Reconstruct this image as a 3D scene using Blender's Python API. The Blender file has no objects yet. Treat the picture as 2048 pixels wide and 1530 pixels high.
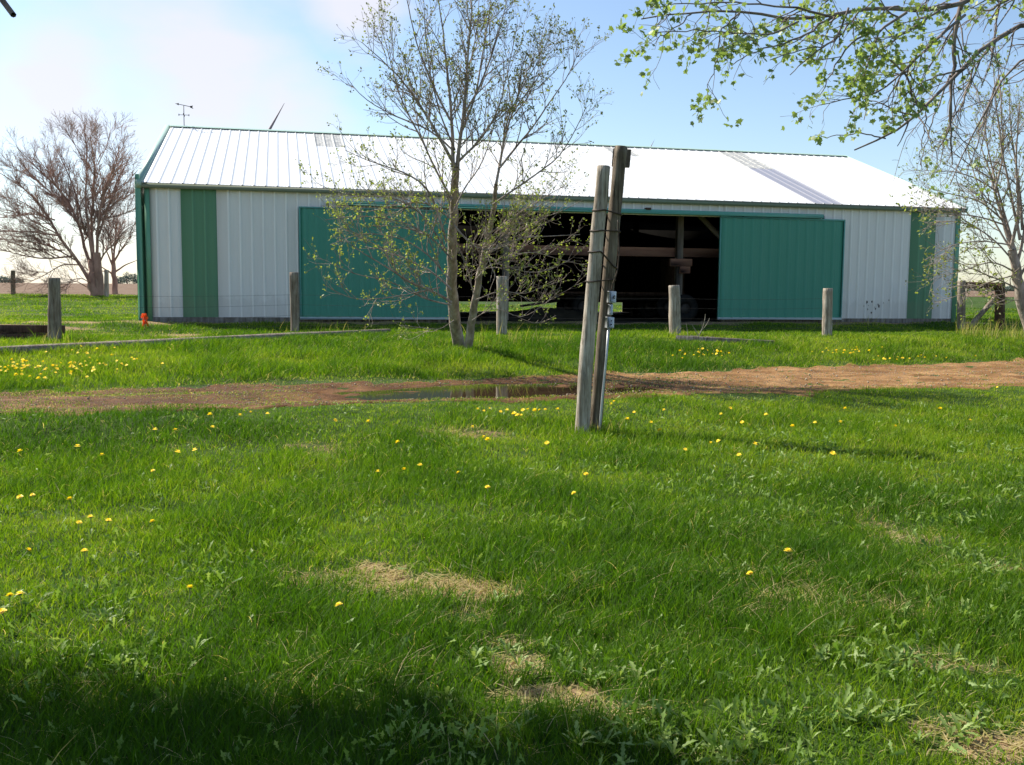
import bpy, math, random
import numpy as np
from mathutils import Matrix, Vector

RS = np.random.RandomState(7)
random.seed(7)
scene = bpy.context.scene
COL = scene.collection

# ------------------------------------------------------------------ camera geometry
F, PITCH, ROLL, CAMZ = 1948.4, 0.0929, 0.0082, 1.55
cp, sp, cr, sr = math.cos(PITCH), math.sin(PITCH), math.cos(ROLL), math.sin(ROLL)

def ray(px, py):
    a = (px - 1024) / F; b = (py - 765) / F
    u = a * cr + b * sr; v = a * sr - b * cr
    return np.array([u, cp + sp * v, -sp + cp * v])

def at(px, py, Y):
    r = ray(px, py)
    return r * (Y / r[1]) + np.array([0, 0, CAMZ])

cam_d = bpy.data.cameras.new('camera')
cam_d.sensor_width = 36.0
cam_d.lens = F / 2048 * 36.0
cam_d.clip_start = 0.05
cam_d.clip_end = 20000
cam = bpy.data.objects.new('camera', cam_d)
COL.objects.link(cam)
V_ = Vector((0, sp, cp)); X_ = Vector((1, 0, 0))
R_ = cr * X_ + sr * V_
U_ = -sr * X_ + cr * V_
B_ = Vector((0, -cp, sp))
cam.matrix_world = Matrix(((R_.x, U_.x, B_.x, 0), (R_.y, U_.y, B_.y, 0), (R_.z, U_.z, B_.z, CAMZ), (0, 0, 0, 1)))
scene.camera = cam

# ------------------------------------------------------------------ numeric noise
def _hash(ix, iy, seed):
    n = (ix.astype(np.int64) * 374761393 + iy.astype(np.int64) * 668265263 + seed * 974634777) & 0x7fffffff
    n = ((n ^ (n >> 13)) * 1274126177) & 0x7fffffff
    n = n ^ (n >> 16)
    return (n & 0xffff) / 65535.0

def vnoise(x, y, seed=0):
    x = np.asarray(x, float); y = np.asarray(y, float)
    ix = np.floor(x); iy = np.floor(y); fx = x - ix; fy = y - iy
    fx = fx * fx * (3 - 2 * fx); fy = fy * fy * (3 - 2 * fy)
    a = _hash(ix, iy, seed); b = _hash(ix + 1, iy, seed); c = _hash(ix, iy + 1, seed); d = _hash(ix + 1, iy + 1, seed)
    return (a * (1 - fx) + b * fx) * (1 - fy) + (c * (1 - fx) + d * fx) * fy

def fbm(x, y, seed=0, o=3):
    s = 0; w = .5; t = 0
    for k in range(o):
        s = s + w * vnoise(x * 2 ** k + 17.3 * k, y * 2 ** k - 9.1 * k, seed + k); t += w; w *= .5
    return s / t

def sstep(a, b, x):
    t = np.clip((x - a) / (b - a), 0, 1)
    return t * t * (3 - 2 * t)

# ------------------------------------------------------------------ terrain
BX, BY, BTH = -9.724, 26.156, .2318
bc, bs = math.cos(BTH), math.sin(BTH)
XS = [-40, -12, -8, -4, 0, 5, 10, 16, 40]
ZN_ = [1, 6.6, 8.6, 10.7, 12.6, 14.3, 15.6, 17.5, 25]
ZF_ = [4, 9.2, 11.3, 14.0, 16.1, 18.5, 20.7, 23, 31]
ZL_ = [8, 15.0, 17.6, 21.0, 22.3, 22.8, 25, 28, 37]
def zn(x): return np.interp(x, XS, ZN_)
def zf(x): return np.interp(x, XS, ZF_)
def zl(x): return np.interp(x, XS, ZL_)
PUD = (-0.85, 13.72)
def pud_r(x, y):
    # tilted long ellipse lying along the track, irregular outline
    a = math.atan2(1.5, 4.3)
    dx = x - PUD[0]; dy = y - PUD[1]
    u = dx * math.cos(a) + dy * math.sin(a); v = -dx * math.sin(a) + dy * math.cos(a)
    w = (fbm(x * 1.7, y * 1.7, 91) - .5) * .7
    return np.sqrt((u / 2.15) ** 2 + (v / .8) ** 2) + w
def hill(x, y):
    x = np.asarray(x, float); y = np.asarray(y, float)
    n, f, l = zn(x), zf(x), zl(x)
    hT = np.interp(x, [-8, -4, 0, 20], [.24, .19, .13, .13])
    h = hT * sstep(-2.6, 0, y - n)
    t = np.clip((y - f) / (l - f), 0, 1)
    h = h + (.50 - hT) * (1 - (1 - t) ** 1.6)
    s_, d_ = (x - BX) * bc + (y - BY) * bs, -(x - BX) * bs + (y - BY) * bc
    h = h + .17 * sstep(-3.0, -.2, d_)
    left = sstep(-11, -14, x)
    h = h + left * .5 * sstep(28, 44, y) + (1 - left) * .45 * sstep(47, 62, y)
    h = h + np.clip((y - 50) * .0075, 0, 1.7)
    return h
def G(x, y):
    x = np.asarray(x, float); y = np.asarray(y, float)
    h = hill(x, y)
    far = 1 - sstep(40, 60, y)
    ont = sstep(-.3, .4, y - zn(x)) * sstep(.3, -.4, y - zf(x))
    b = (fbm(x * .9, y * .9, 3) - .5) * .11 + (fbm(x * 3.1, y * 3.1, 11) - .5) * .045
    h = h + b * far * (1 - .75 * ont)
    h = h - .05 * ont * (1 - sstep(.75, 1.25, pud_r(x, y)))
    # wheel ruts
    c = (y - zn(x)) / np.maximum(zf(x) - zn(x), .1)
    h = h - .03 * ont * (np.exp(-((c - .27) / .12) ** 2) + np.exp(-((c - .72) / .12) ** 2))
    return h

def gp(px, py, up=0.0):
    r = ray(px, py); o = np.array([0, 0, CAMZ])
    t = 2.0
    for i in range(4000):
        P = o + r * t
        d = P[2] - (float(G(P[0], P[1])) + up)
        if d <= 0: break
        t += max(.01, d * .25) if r[2] < 0 else .05 + t * .01
    return o + r * t

# ------------------------------------------------------------------ mesh helpers
def make_mesh(name, V, faces, mat=None, smooth=False, attrs=None):
    V = np.asarray(V, np.float32).reshape(-1, 3)
    me = bpy.data.meshes.new(name)
    if not isinstance(faces, (list, tuple)): faces = [faces]
    faces = [np.asarray(f, np.int32) for f in faces if len(f)]
    nl = sum(f.size for f in faces); nf = sum(len(f) for f in faces)
    me.vertices.add(len(V)); me.vertices.foreach_set('co', V.ravel())
    me.loops.add(nl); me.polygons.add(nf)
    me.loops.foreach_set('vertex_index', np.concatenate([f.ravel() for f in faces]))
    tot = np.concatenate([np.full(len(f), f.shape[1], np.int32) for f in faces])
    st = np.concatenate([[0], np.cumsum(tot)[:-1]]).astype(np.int32)
    me.polygons.foreach_set('loop_start', st); me.polygons.foreach_set('loop_total', tot)
    if smooth: me.polygons.foreach_set('use_smooth', np.ones(nf, bool))
    me.update(calc_edges=True)
    for k, a in (attrs or {}).items():
        at_ = me.attributes.new(k, 'FLOAT', 'POINT'); at_.data.foreach_set('value', np.asarray(a, np.float32))
    if mat: me.materials.append(mat)
    return me

def link(name, me, parent=None, loc=None):
    o = bpy.data.objects.new(name, me); COL.objects.link(o)
    if parent is not None: o.parent = parent
    if loc is not None: o.location = [float(c) for c in loc]
    return o

def tag(o, label=None, cat=None, group=None, kind=None):
    if label: o['label'] = label
    if cat: o['category'] = cat
    if group: o['group'] = group
    if kind: o['kind'] = kind
    return o

def thing(name, label, cat, loc=(0, 0, 0), rz=0.0, group=None):
    o = bpy.data.objects.new(name, None); COL.objects.link(o)
    o.empty_display_size = .2
    o.location = [float(c) for c in loc]; o.rotation_euler = (0, 0, rz)
    return tag(o, label, cat, group)

class MB:
    """collects faces of ONE mesh"""
    def __init__(s): s.v = []; s.q = []; s.t = []; s.n = 0
    def add(s, V, q=(), t=()):
        V = np.asarray(V, float); s.v.append(V)
        if len(q): s.q.append(np.asarray(q) + s.n)
        if len(t): s.t.append(np.asarray(t) + s.n)
        s.n += len(V)
    def box(s, lo, hi, M=None, bev=0.0):
        x0, y0, z0 = lo; x1, y1, z1 = hi
        if bev <= 0:
            V = np.array([[x0, y0, z0], [x1, y0, z0], [x1, y1, z0], [x0, y1, z0], [x0, y0, z1], [x1, y0, z1], [x1, y1, z1], [x0, y1, z1]], float)
            Q = [[0, 3, 2, 1], [4, 5, 6, 7], [0, 1, 5, 4], [1, 2, 6, 5], [2, 3, 7, 6], [3, 0, 4, 7]]
            T = []
        else:
            b = min(bev, (x1 - x0) / 2.1, (y1 - y0) / 2.1, (z1 - z0) / 2.1)
            V = []; idx = {}
            lohi = [(x0, x1), (y0, y1), (z0, z1)]
            for i in range(8):
                sg = [(i >> k) & 1 for k in range(3)]
                for ax in range(3):
                    p = [lohi[k][sg[k]] + (0 if k == ax else (b if sg[k] == 0 else -b)) for k in range(3)]
                    idx[(i, ax)] = len(V); V.append(p)
            Q = []; T = []
            for ax in range(3):
                for sd in (0, 1):
                    o = [k for k in range(3) if k != ax]
                    cs = []
                    for (a, c) in ((0, 0), (1, 0), (1, 1), (0, 1)):
                        cs.append(idx[((sd << ax) | (a << o[0]) | (c << o[1]), ax)])
                    flip = (sd == 0) ^ (ax == 1)
                    Q.append(cs[::-1] if flip else cs)
            for ax in range(3):
                o = [k for k in range(3) if k != ax]
                for a in (0, 1):
                    for c in (0, 1):
                        i0 = (a << o[0]) | (c << o[1]); i1 = i0 | (1 << ax)
                        Q.append([idx[(i0, o[0])], idx[(i1, o[0])], idx[(i1, o[1])], idx[(i0, o[1])]])
            for i in range(8): T.append([idx[(i, 0)], idx[(i, 1)], idx[(i, 2)]])
            V = np.array(V, float)
        if M is not None: V = (np.asarray(M.to_3x3()) @ V.T).T + np.asarray(M.translation)
        s.add(V, Q, T)
    def tube(s, P, R, m=8, caps=True, wob=0.0, seed=0):
        P = np.asarray(P, float); K = len(P)
        R = np.full(K, R, float) if np.isscalar(R) else np.asarray(R, float)
        T = np.gradient(P, axis=0); T /= np.linalg.norm(T, axis=1)[:, None] + 1e-9
        ref = np.array([0, 0, 1.]) if abs(T[0][2]) < .8 else np.array([0, 1., 0])
        A = np.cross(T, ref); A /= np.linalg.norm(A, axis=1)[:, None] + 1e-9
        B = np.cross(T, A)
        ang = np.arange(m) * 2 * np.pi / m
        ring = A[:, None, :] * np.cos(ang)[None, :, None] + B[:, None, :] * np.sin(ang)[None, :, None]
        rr = R[:, None] * np.ones(m)
        if wob:
            aa, kk = np.meshgrid(ang, np.arange(K))
            rr = rr * (1 + wob * (vnoise(np.cos(aa) * 1.5 + 5, np.sin(aa) * 1.5 + kk * .35, seed) - .5) + wob * .6 * (vnoise(np.cos(aa) * 4 + 5, np.sin(aa) * 4 + kk * .15, seed + 5) - .5))
        V = (P[:, None, :] + ring * rr[:, :, None]).reshape(-1, 3)
        i = np.arange(K - 1)[:, None] * m; j = np.arange(m)[None, :]; j2 = (j + 1) % m
        Q = np.stack([i + j, i + j2, i + m + j2, i + m + j], -1).reshape(-1, 4)
        t = []
        if caps:
            n = len(V)
            V = np.vstack([V, P[0], P[-1]])
            for k in range(m):
                t.append([n, (k + 1) % m, k]); t.append([n + 1, (K - 1) * m + k, (K - 1) * m + (k + 1) % m])
        s.add(V, Q, t)
    def lathe(s, prof, m=20, axis='z', M=None):
        prof = np.asarray(prof, float); K = len(prof); ang = np.arange(m) * 2 * np.pi / m
        V = np.stack([prof[:, 0][:, None] * np.cos(ang), prof[:, 0][:, None] * np.sin(ang), np.repeat(prof[:, 1][:, None], m, 1)], -1).reshape(-1, 3)
        if M is not None: V = (np.asarray(M.to_3x3()) @ V.T).T + np.asarray(M.translation)
        i = np.arange(K - 1)[:, None] * m; j = np.arange(m)[None, :]; j2 = (j + 1) % m
        s.add(V, np.stack([i + j, i + j2, i + m + j2, i + m + j], -1).reshape(-1, 4))
    def build(s, name, mat, parent=None, smooth=False, loc=None):
        V = np.vstack(s.v); f = []
        if s.q: f.append(np.vstack(s.q))
        if s.t: f.append(np.vstack(s.t))
        return link(name, make_mesh(name, V, f, mat, smooth), parent, loc)

# ------------------------------------------------------------------ materials
def new_mat(name):
    m = bpy.data.materials.new(name); m.use_nodes = True
    nt = m.node_tree; nt.nodes.clear()
    out = nt.nodes.new('ShaderNodeOutputMaterial')
    return m, nt, out
def N(nt, t, **kw):
    n = nt.nodes.new(t)
    for k, v in kw.items():
        if k in n.inputs: n.inputs[k].default_value = v
        else: setattr(n, k, v)
    return n
def L(nt, a, b): nt.links.new(a, b)
def ramp(nt, stops, fac=None):
    r = nt.nodes.new('ShaderNodeValToRGB')
    e = r.color_ramp.elements
    while len(e) < len(stops): e.new(.5)
    for i, (p, c) in enumerate(stops):
        e[i].position = p; e[i].color = (c[0], c[1], c[2], 1)
    if fac is not None: L(nt, fac, r.inputs[0])
    return r
def coords(nt, kind='Object', scale=(1, 1, 1)):
    tc = nt.nodes.new('ShaderNodeTexCoord'); mp = nt.nodes.new('ShaderNodeMapping')
    mp.inputs['Scale'].default_value = scale
    if kind == 'World':
        g = nt.nodes.new('ShaderNodeNewGeometry'); L(nt, g.outputs['Position'], mp.inputs[0])
    else: L(nt, tc.outputs[kind], mp.inputs[0])
    return mp.outputs[0]
def noise(nt, vec, scale, detail=4, rough=.6):
    n = nt.nodes.new('ShaderNodeTexNoise'); n.inputs['Scale'].default_value = scale
    n.inputs['Detail'].default_value = detail; n.inputs['Roughness'].default_value = rough
    L(nt, vec, n.inputs['Vector']); return n.outputs['Fac']
def bump(nt, h, strength=.3, dist=.01):
    b = nt.nodes.new('ShaderNodeBump'); b.inputs['Strength'].default_value = strength; b.inputs['Distance'].default_value = dist
    L(nt, h, b.inputs['Height']); return b.outputs['Normal']

def noisy_mat(name, stops, scale=3, vscale=(1, 1, 1), rough=.7, spec=.3, metal=0.0, bstr=.2, bdist=.01, kind='Object', detail=5, fine=None):
    m, nt, out = new_mat(name)
    v = coords(nt, kind, vscale)
    f = noise(nt, v, scale, detail)
    r = ramp(nt, stops, f)
    p = N(nt, 'ShaderNodeBsdfPrincipled'); p.inputs['Roughness'].default_value = rough
    p.inputs['Specular IOR Level'].default_value = spec; p.inputs['Metallic'].default_value = metal
    L(nt, r.outputs[0], p.inputs['Base Color'])
    f2 = noise(nt, v, fine or scale * 4, 4)
    L(nt, bump(nt, f2, bstr, bdist), p.inputs['Normal'])
    L(nt, p.outputs[0], out.inputs[0]); return m

def leaf_mat(name, stops, attr='tint', trans=.4, rough=.45, spec=.3, boost=1.25):
    m, nt, out = new_mat(name)
    a = N(nt, 'ShaderNodeAttribute', attribute_name=attr)
    r = ramp(nt, stops, a.outputs['Fac'])
    p = N(nt, 'ShaderNodeBsdfPrincipled'); p.inputs['Roughness'].default_value = rough; p.inputs['Specular IOR Level'].default_value = spec
    L(nt, r.outputs[0], p.inputs['Base Color'])
    t = N(nt, 'ShaderNodeBsdfTranslucent')
    mx = N(nt, 'ShaderNodeMix', data_type='RGBA', blend_type='MULTIPLY'); mx.inputs[0].default_value = 1
    L(nt, r.outputs[0], mx.inputs[6]); mx.inputs[7].default_value = (boost * 1.05, boost * 1.1, boost * .5, 1)
    L(nt, mx.outputs[2], t.inputs[0])
    ms = N(nt, 'ShaderNodeMixShader'); ms.inputs[0].default_value = trans
    L(nt, p.outputs[0], ms.inputs[1]); L(nt, t.outputs[0], ms.inputs[2]); L(nt, ms.outputs[0], out.inputs[0])
    return m

M = {}
GRASS_STOPS = [(0, (.040, .105, .005)), (.3, (.092, .185, .007)), (.6, (.185, .28, .012)), (.78, (.30, .35, .035)), (.86, (.38, .32, .13)), (1, (.56, .45, .25))]
M['grass'] = leaf_mat('grass', GRASS_STOPS, trans=.45, rough=.6, spec=.16)
M['weed'] = leaf_mat('weed', [(0, (.10, .19, .03)), (.5, (.18, .27, .06)), (1, (.28, .36, .11))], trans=.35, rough=.5, spec=.25)
M['leaf_bud'] = leaf_mat('leaf_bud', [(0, (.11, .10, .06)), (.35, (.17, .19, .075)), (.7, (.25, .29, .08)), (1, (.36, .40, .10))], trans=.45)
M['leaf_maple'] = leaf_mat('leaf_maple', [(0, (.15, .20, .085)), (.45, (.25, .33, .115)), (1, (.40, .46, .14))], trans=.4)
M['leaf_dark'] = leaf_mat('leaf_dark', [(0, (.03, .06, .02)), (1, (.08, .14, .04))], trans=.2)
M['leaf_haze'] = leaf_mat('leaf_haze', [(0, (.10, .14, .14)), (1, (.16, .20, .17))], trans=.1, spec=.1)  # bluish grey leaf colour carries the aerial haze
M['petal'] = leaf_mat('petal', [(0, (.90, .66, .03)), (1, (.96, .82, .10))], trans=.35, spec=.15)
M['stem'] = noisy_mat('stem', [(.3, (.12, .2, .05)), (.7, (.2, .22, .08))], 20)
M['bark'] = noisy_mat('bark', [(.25, (.08, .06, .045)), (.5, (.23, .17, .13)), (.75, (.40, .32, .25))], 7, (1, 1, .35), .85, .2, bstr=.7, bdist=.02)
M['bark_young'] = noisy_mat('bark_young', [(.3, (.16, .125, .10)), (.5, (.32, .26, .215)), (.7, (.50, .43, .37))], 9, (1, 1, .35), .85, .15, bstr=.8, bdist=.02)
M['bark_bare'] = noisy_mat('bark_bare', [(.3, (.22, .13, .10)), (.7, (.48, .31, .25))], 4, (1, 1, .4), .85, .15)
M['bark_maple'] = noisy_mat('bark_maple', [(.3, (.11, .085, .075)), (.7, (.29, .24, .215))], 9, (1, 1, .6), .8, .2, bstr=.6)
M['bark_pale'] = noisy_mat('bark_pale', [(.3, (.2, .17, .13)), (.7, (.38, .34, .28))], 9, (1, 1, .6), .8, .2)

def wood_mat(name, dark, mid, light, scale=30, green=None):
    m, nt, out = new_mat(name)
    v = coords(nt, 'Object', (1, 1, .06))
    f = noise(nt, v, scale, 6, .65)
    r = ramp(nt, [(.28, dark), (.45, mid), (.62, light), (.8, mid)], f)
    v2 = coords(nt, 'Object', (1, 1, .5)); f2 = noise(nt, v2, 5, 5)
    bl = ramp(nt, [(.35, (.55, .5, .45)), (.62, (1, 1, 1))], f2)
    mx = N(nt, 'ShaderNodeMix', data_type='RGBA', blend_type='MULTIPLY'); mx.inputs[0].default_value = .8
    L(nt, r.outputs[0], mx.inputs[6]); L(nt, bl.outputs[0], mx.inputs[7])
    v3 = coords(nt, 'Object', (1, 1, .035)); f3 = noise(nt, v3, 60, 3, .7)
    cr_ = ramp(nt, [(.33, (.22, .2, .18)), (.41, (1, 1, 1))], f3)
    mx2 = N(nt, 'ShaderNodeMix', data_type='RGBA', blend_type='MULTIPLY'); mx2.inputs[0].default_value = .75
    L(nt, mx.outputs[2], mx2.inputs[6]); L(nt, cr_.outputs[0], mx2.inputs[7])
    p = N(nt, 'ShaderNodeBsdfPrincipled'); p.inputs['Roughness'].default_value = .85; p.inputs['Specular IOR Level'].default_value = .15
    L(nt, mx2.outputs[2], p.inputs['Base Color'])
    ad = N(nt, 'ShaderNodeMath', operation='ADD'); L(nt, f, ad.inputs[0]); L(nt, cr_.outputs[0], ad.inputs[1])
    L(nt, bump(nt, ad.outputs[0], .8, .012), p.inputs['Normal'])
    L(nt, p.outputs[0], out.inputs[0]); return m
M['wood_grey'] = wood_mat('wood_grey', (.17, .135, .105), (.36, .31, .25), (.56, .50, .42))
M['wood_brown'] = wood_mat('wood_brown', (.09, .07, .05), (.17, .135, .10), (.27, .225, .17))
M['wood_post'] = wood_mat('wood_post', (.13, .10, .075), (.25, .2, .155), (.38, .33, .27))
M['wood_dark'] = wood_mat('wood_dark', (.05, .03, .022), (.11, .065, .045), (.16, .1, .07))
M['wood_rail'] = noisy_mat('wood_rail', [(.3, (.24, .115, .075)), (.7, (.38, .2, .13))], 6, (.2, 1, 1), .8)
M['wood_in'] = noisy_mat('wood_in', [(.3, (.16, .13, .10)), (.7, (.3, .25, .2))], 6, (1, 1, .2), .8)

def metal_mat(name, c, rough=.45, dirt=(.5, .45, .38), dirt_amt=.12, spec=.4, low=True, rib=None):
    m, nt, out = new_mat(name)
    v = coords(nt, 'Object', (1, 1, .25)); f = noise(nt, v, 2.2, 6, .7)
    r = ramp(nt, [(.45, (0, 0, 0)), (.8, (1, 1, 1))], f)
    mu = N(nt, 'ShaderNodeMath', operation='MULTIPLY'); mu.inputs[1].default_value = dirt_amt; L(nt, r.outputs[0], mu.inputs[0])
    mx = N(nt, 'ShaderNodeMix', data_type='RGBA'); L(nt, mu.outputs[0], mx.inputs[0])
    mx.inputs[6].default_value = (*c, 1); mx.inputs[7].default_value = (*dirt, 1)
    col = mx.outputs[2]
    if low:  # mud splashed onto the foot of the sheets
        tc = nt.nodes.new('ShaderNodeTexCoord'); sx = N(nt, 'ShaderNodeSeparateXYZ'); L(nt, tc.outputs['Object'], sx.inputs[0])
        f2 = noise(nt, coords(nt, 'Object', (1.5, 1, 1)), 3, 5, .7)
        a1 = N(nt, 'ShaderNodeMath', operation='MULTIPLY_ADD'); L(nt, f2, a1.inputs[0]); a1.inputs[1].default_value = -1.1; L(nt, sx.outputs['Z'], a1.inputs[2])
        rr = ramp(nt, [(0, (1, 1, 1)), (.18, (0, 0, 0))], a1.outputs[0])
        m2 = N(nt, 'ShaderNodeMath', operation='MULTIPLY'); L(nt, rr.outputs[0], m2.inputs[0]); m2.inputs[1].default_value = .14
        mx2 = N(nt, 'ShaderNodeMix', data_type='RGBA'); L(nt, m2.outputs[0], mx2.inputs[0]); L(nt, col, mx2.inputs[6]); mx2.inputs[7].default_value = (.3, .26, .18, 1)
        col = mx2.outputs[2]
    if rib is not None:  # light on the ribs painted in: flats toned darker, rib tops left bright
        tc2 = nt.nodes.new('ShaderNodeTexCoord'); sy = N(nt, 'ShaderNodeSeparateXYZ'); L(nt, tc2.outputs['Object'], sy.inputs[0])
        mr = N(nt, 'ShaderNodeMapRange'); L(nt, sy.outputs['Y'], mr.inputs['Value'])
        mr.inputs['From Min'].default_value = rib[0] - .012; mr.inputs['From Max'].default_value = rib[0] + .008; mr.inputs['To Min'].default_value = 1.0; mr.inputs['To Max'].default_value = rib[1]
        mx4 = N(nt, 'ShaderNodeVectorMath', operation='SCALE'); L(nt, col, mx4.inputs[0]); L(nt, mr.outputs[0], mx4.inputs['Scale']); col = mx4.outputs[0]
    p = N(nt, 'ShaderNodeBsdfPrincipled'); p.inputs['Roughness'].default_value = rough; p.inputs['Specular IOR Level'].default_value = spec
    L(nt, col, p.inputs['Base Color'])
    wv = noise(nt, coords(nt, 'Object', (1, 1, .4)), 1.5, 2)
    L(nt, bump(nt, wv, .25, .03), p.inputs['Normal'])
    L(nt, p.outputs[0], out.inputs[0]); return m
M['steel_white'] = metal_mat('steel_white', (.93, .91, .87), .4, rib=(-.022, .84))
M['steel_roof'] = metal_mat('steel_roof', (.80, .80, .78), .35, dirt_amt=.08, low=False)
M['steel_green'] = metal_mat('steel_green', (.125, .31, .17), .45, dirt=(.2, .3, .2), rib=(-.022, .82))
M['steel_trim'] = metal_mat('steel_trim', (.15, .36, .215), .4, low=False)
M['steel_rake'] = metal_mat('steel_rake', (.33, .47, .38), .4, low=False)
M['steel_teal'] = metal_mat('steel_teal', (.055, .275, .195), .5, dirt=(.10, .30, .23), dirt_amt=.25, low=False)
M['steel_track'] = metal_mat('steel_track', (.1, .33, .25), .4, low=False)
M['steel_frame'] = metal_mat('steel_frame', (.42, .50, .47), .4, low=False)
M['eave'] = metal_mat('eave', (.17, .21, .15), .5, low=False)
M['skylight'] = metal_mat('skylight', (.33, .325, .365), .3, low=False, spec=.5)
M['skylight_old'] = noisy_mat('skylight_old', [(.35, (.28, .28, .27)), (.6, (.55, .54, .5))], 9, rough=.5)
M['skirt'] = wood_mat('skirt', (.12, .1, .08), (.2, .18, .15), (.3, .27, .23), 10)
M['inner_shade'] = noisy_mat('inner_shade', [(.3, (.005, .005, .0045)), (.7, (.011, .010, .009))], 2, rough=.9, spec=.05)  # near-black colour paints in the shade of the barn interior
M['iron'] = noisy_mat('iron', [(.3, (.03, .028, .026)), (.7, (.07, .06, .055))], 10, rough=.6, metal=.3)
M['galv'] = noisy_mat('galv', [(.3, (.42, .44, .46)), (.7, (.58, .6, .62))], 12, rough=.4, metal=.35, bstr=.05)
M['cable'] = noisy_mat('cable', [(.3, (.035, .022, .016)), (.7, (.07, .045, .03))], 20, rough=.7)
M['rubber'] = noisy_mat('rubber', [(.3, (.012, .012, .012)), (.7, (.025, .024, .022))], 10, rough=.9, spec=.1)
M['orange'] = leaf_mat('orange', [(0, (.85, .06, .01)), (1, (.9, .14, .02))], trans=.25)
M['stone'] = noisy_mat('stone', [(.3, (.22, .16, .10)), (.7, (.48, .40, .30))], 30, rough=.9, kind='World')
M['blade'] = noisy_mat('blade', [(.3, (.2, .2, .24)), (.7, (.24, .24, .28))], 1, rough=.5)
M['cell'] = noisy_mat('heap', [(.3, (.02, .017, .012)), (.7, (.05, .042, .028))], 4, rough=.95, spec=.05)

# ground material: thatch, soil and moss between the blades
def ground_mat():
    m, nt, out = new_mat('ground_turf')
    v = coords(nt, 'World')
    f = noise(nt, v, 1.3, 6, .7)
    r = ramp(nt, [(.3, (.03, .06, .012)), (.55, (.055, .10, .02)), (.75, (.10, .13, .03))], f)
    f2 = noise(nt, v, 35, 5, .75)
    r2 = ramp(nt, [(.3, (.35, .35, .35)), (.65, (1.3, 1.25, 1.1))], f2)
    mx = N(nt, 'ShaderNodeMix', data_type='RGBA', blend_type='MULTIPLY'); mx.inputs[0].default_value = 1
    L(nt, r.outputs[0], mx.inputs[6]); L(nt, r2.outputs[0], mx.inputs[7])
    a = N(nt, 'ShaderNodeAttribute', attribute_name='bare')
    f3 = noise(nt, v, 7, 6, .7)
    s = N(nt, 'ShaderNodeMath', operation='ADD'); L(nt, a.outputs['Fac'], s.inputs[0]); L(nt, f3, s.inputs[1])
    k = ramp(nt, [(.72, (0, 0, 0)), (.98, (1, 1, 1))], s.outputs[0])
    f4 = noise(nt, v, 60, 5, .8)
    so = ramp(nt, [(.3, (.14, .085, .05)), (.5, (.27, .18, .10)), (.7, (.44, .34, .2))], f4)
    mx2 = N(nt, 'ShaderNodeMix', data_type='RGBA'); L(nt, k.outputs[0], mx2.inputs[0]); L(nt, mx.outputs[2], mx2.inputs[6]); L(nt, so.outputs[0], mx2.inputs[7])
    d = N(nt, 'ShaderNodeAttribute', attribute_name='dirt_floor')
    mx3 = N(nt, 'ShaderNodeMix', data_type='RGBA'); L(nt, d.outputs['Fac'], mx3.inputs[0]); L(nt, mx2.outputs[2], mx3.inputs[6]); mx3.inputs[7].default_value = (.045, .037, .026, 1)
    p = N(nt, 'ShaderNodeBsdfPrincipled'); p.inputs['Roughness'].default_value = .95; p.inputs['Specular IOR Level'].default_value = .1
    L(nt, mx3.outputs[2], p.inputs['Base Color']); L(nt, bump(nt, f2, .8, .02), p.inputs['Normal']); L(nt, p.outputs[0], out.inputs[0])
    return m
M['ground'] = ground_mat()

def track_mat():
    m, nt, out = new_mat('dirt_track')
    v = coords(nt, 'World'); vs = coords(nt, 'World', (.5, 1, 1))
    f = noise(nt, vs, 2.2, 6, .7)
    r = ramp(nt, [(.32, (.12, .058, .022)), (.5, (.25, .138, .058)), (.68, (.43, .265, .125))], f)
    f2 = noise(nt, v, 55, 5, .8)
    r2 = ramp(nt, [(.32, (.35, .33, .31)), (.66, (1.55, 1.5, 1.45))], f2)
    mx = N(nt, 'ShaderNodeMix', data_type='RGBA', blend_type='MULTIPLY'); mx.inputs[0].default_value = 1
    L(nt, r.outputs[0], mx.inputs[6]); L(nt, r2.outputs[0], mx.inputs[7])
    a = N(nt, 'ShaderNodeAttribute', attribute_name='wet')
    f3 = noise(nt, vs, 5, 5, .7)
    s = N(nt, 'ShaderNodeMath', operation='MULTIPLY_ADD'); L(nt, f3, s.inputs[0]); s.inputs[1].default_value = .5; L(nt, a.outputs['Fac'], s.inputs[2])
    k = ramp(nt, [(.55, (0, 0, 0)), (.95, (1, 1, 1))], s.outputs[0])
    mx2 = N(nt, 'ShaderNodeMix', data_type='RGBA', blend_type='MULTIPLY'); L(nt, k.outputs[0], mx2.inputs[0]); L(nt, mx.outputs[2], mx2.inputs[6]); mx2.inputs[7].default_value = (.48, .40, .34, 1)
    p = N(nt, 'ShaderNodeBsdfPrincipled'); p.inputs['Specular IOR Level'].default_value = .12
    rg = ramp(nt, [(0, (.95, .95, .95)), (1, (.75, .75, .75))], k.outputs[0]); L(nt, rg.outputs[0], p.inputs['Roughness'])
    L(nt, mx2.outputs[2], p.inputs['Base Color']); L(nt, bump(nt, f2, .7, .02), p.inputs['Normal']); L(nt, p.outputs[0], out.inputs[0])
    return m
M['track'] = track_mat()
M['field'] = noisy_mat('field', [(.3, (.13, .085, .06)), (.55, (.20, .14, .10)), (.8, (.27, .2, .15))], .35, (1, 2.5, 1), .95, .05, kind='World', detail=8, bstr=.8, bdist=.2)

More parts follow.
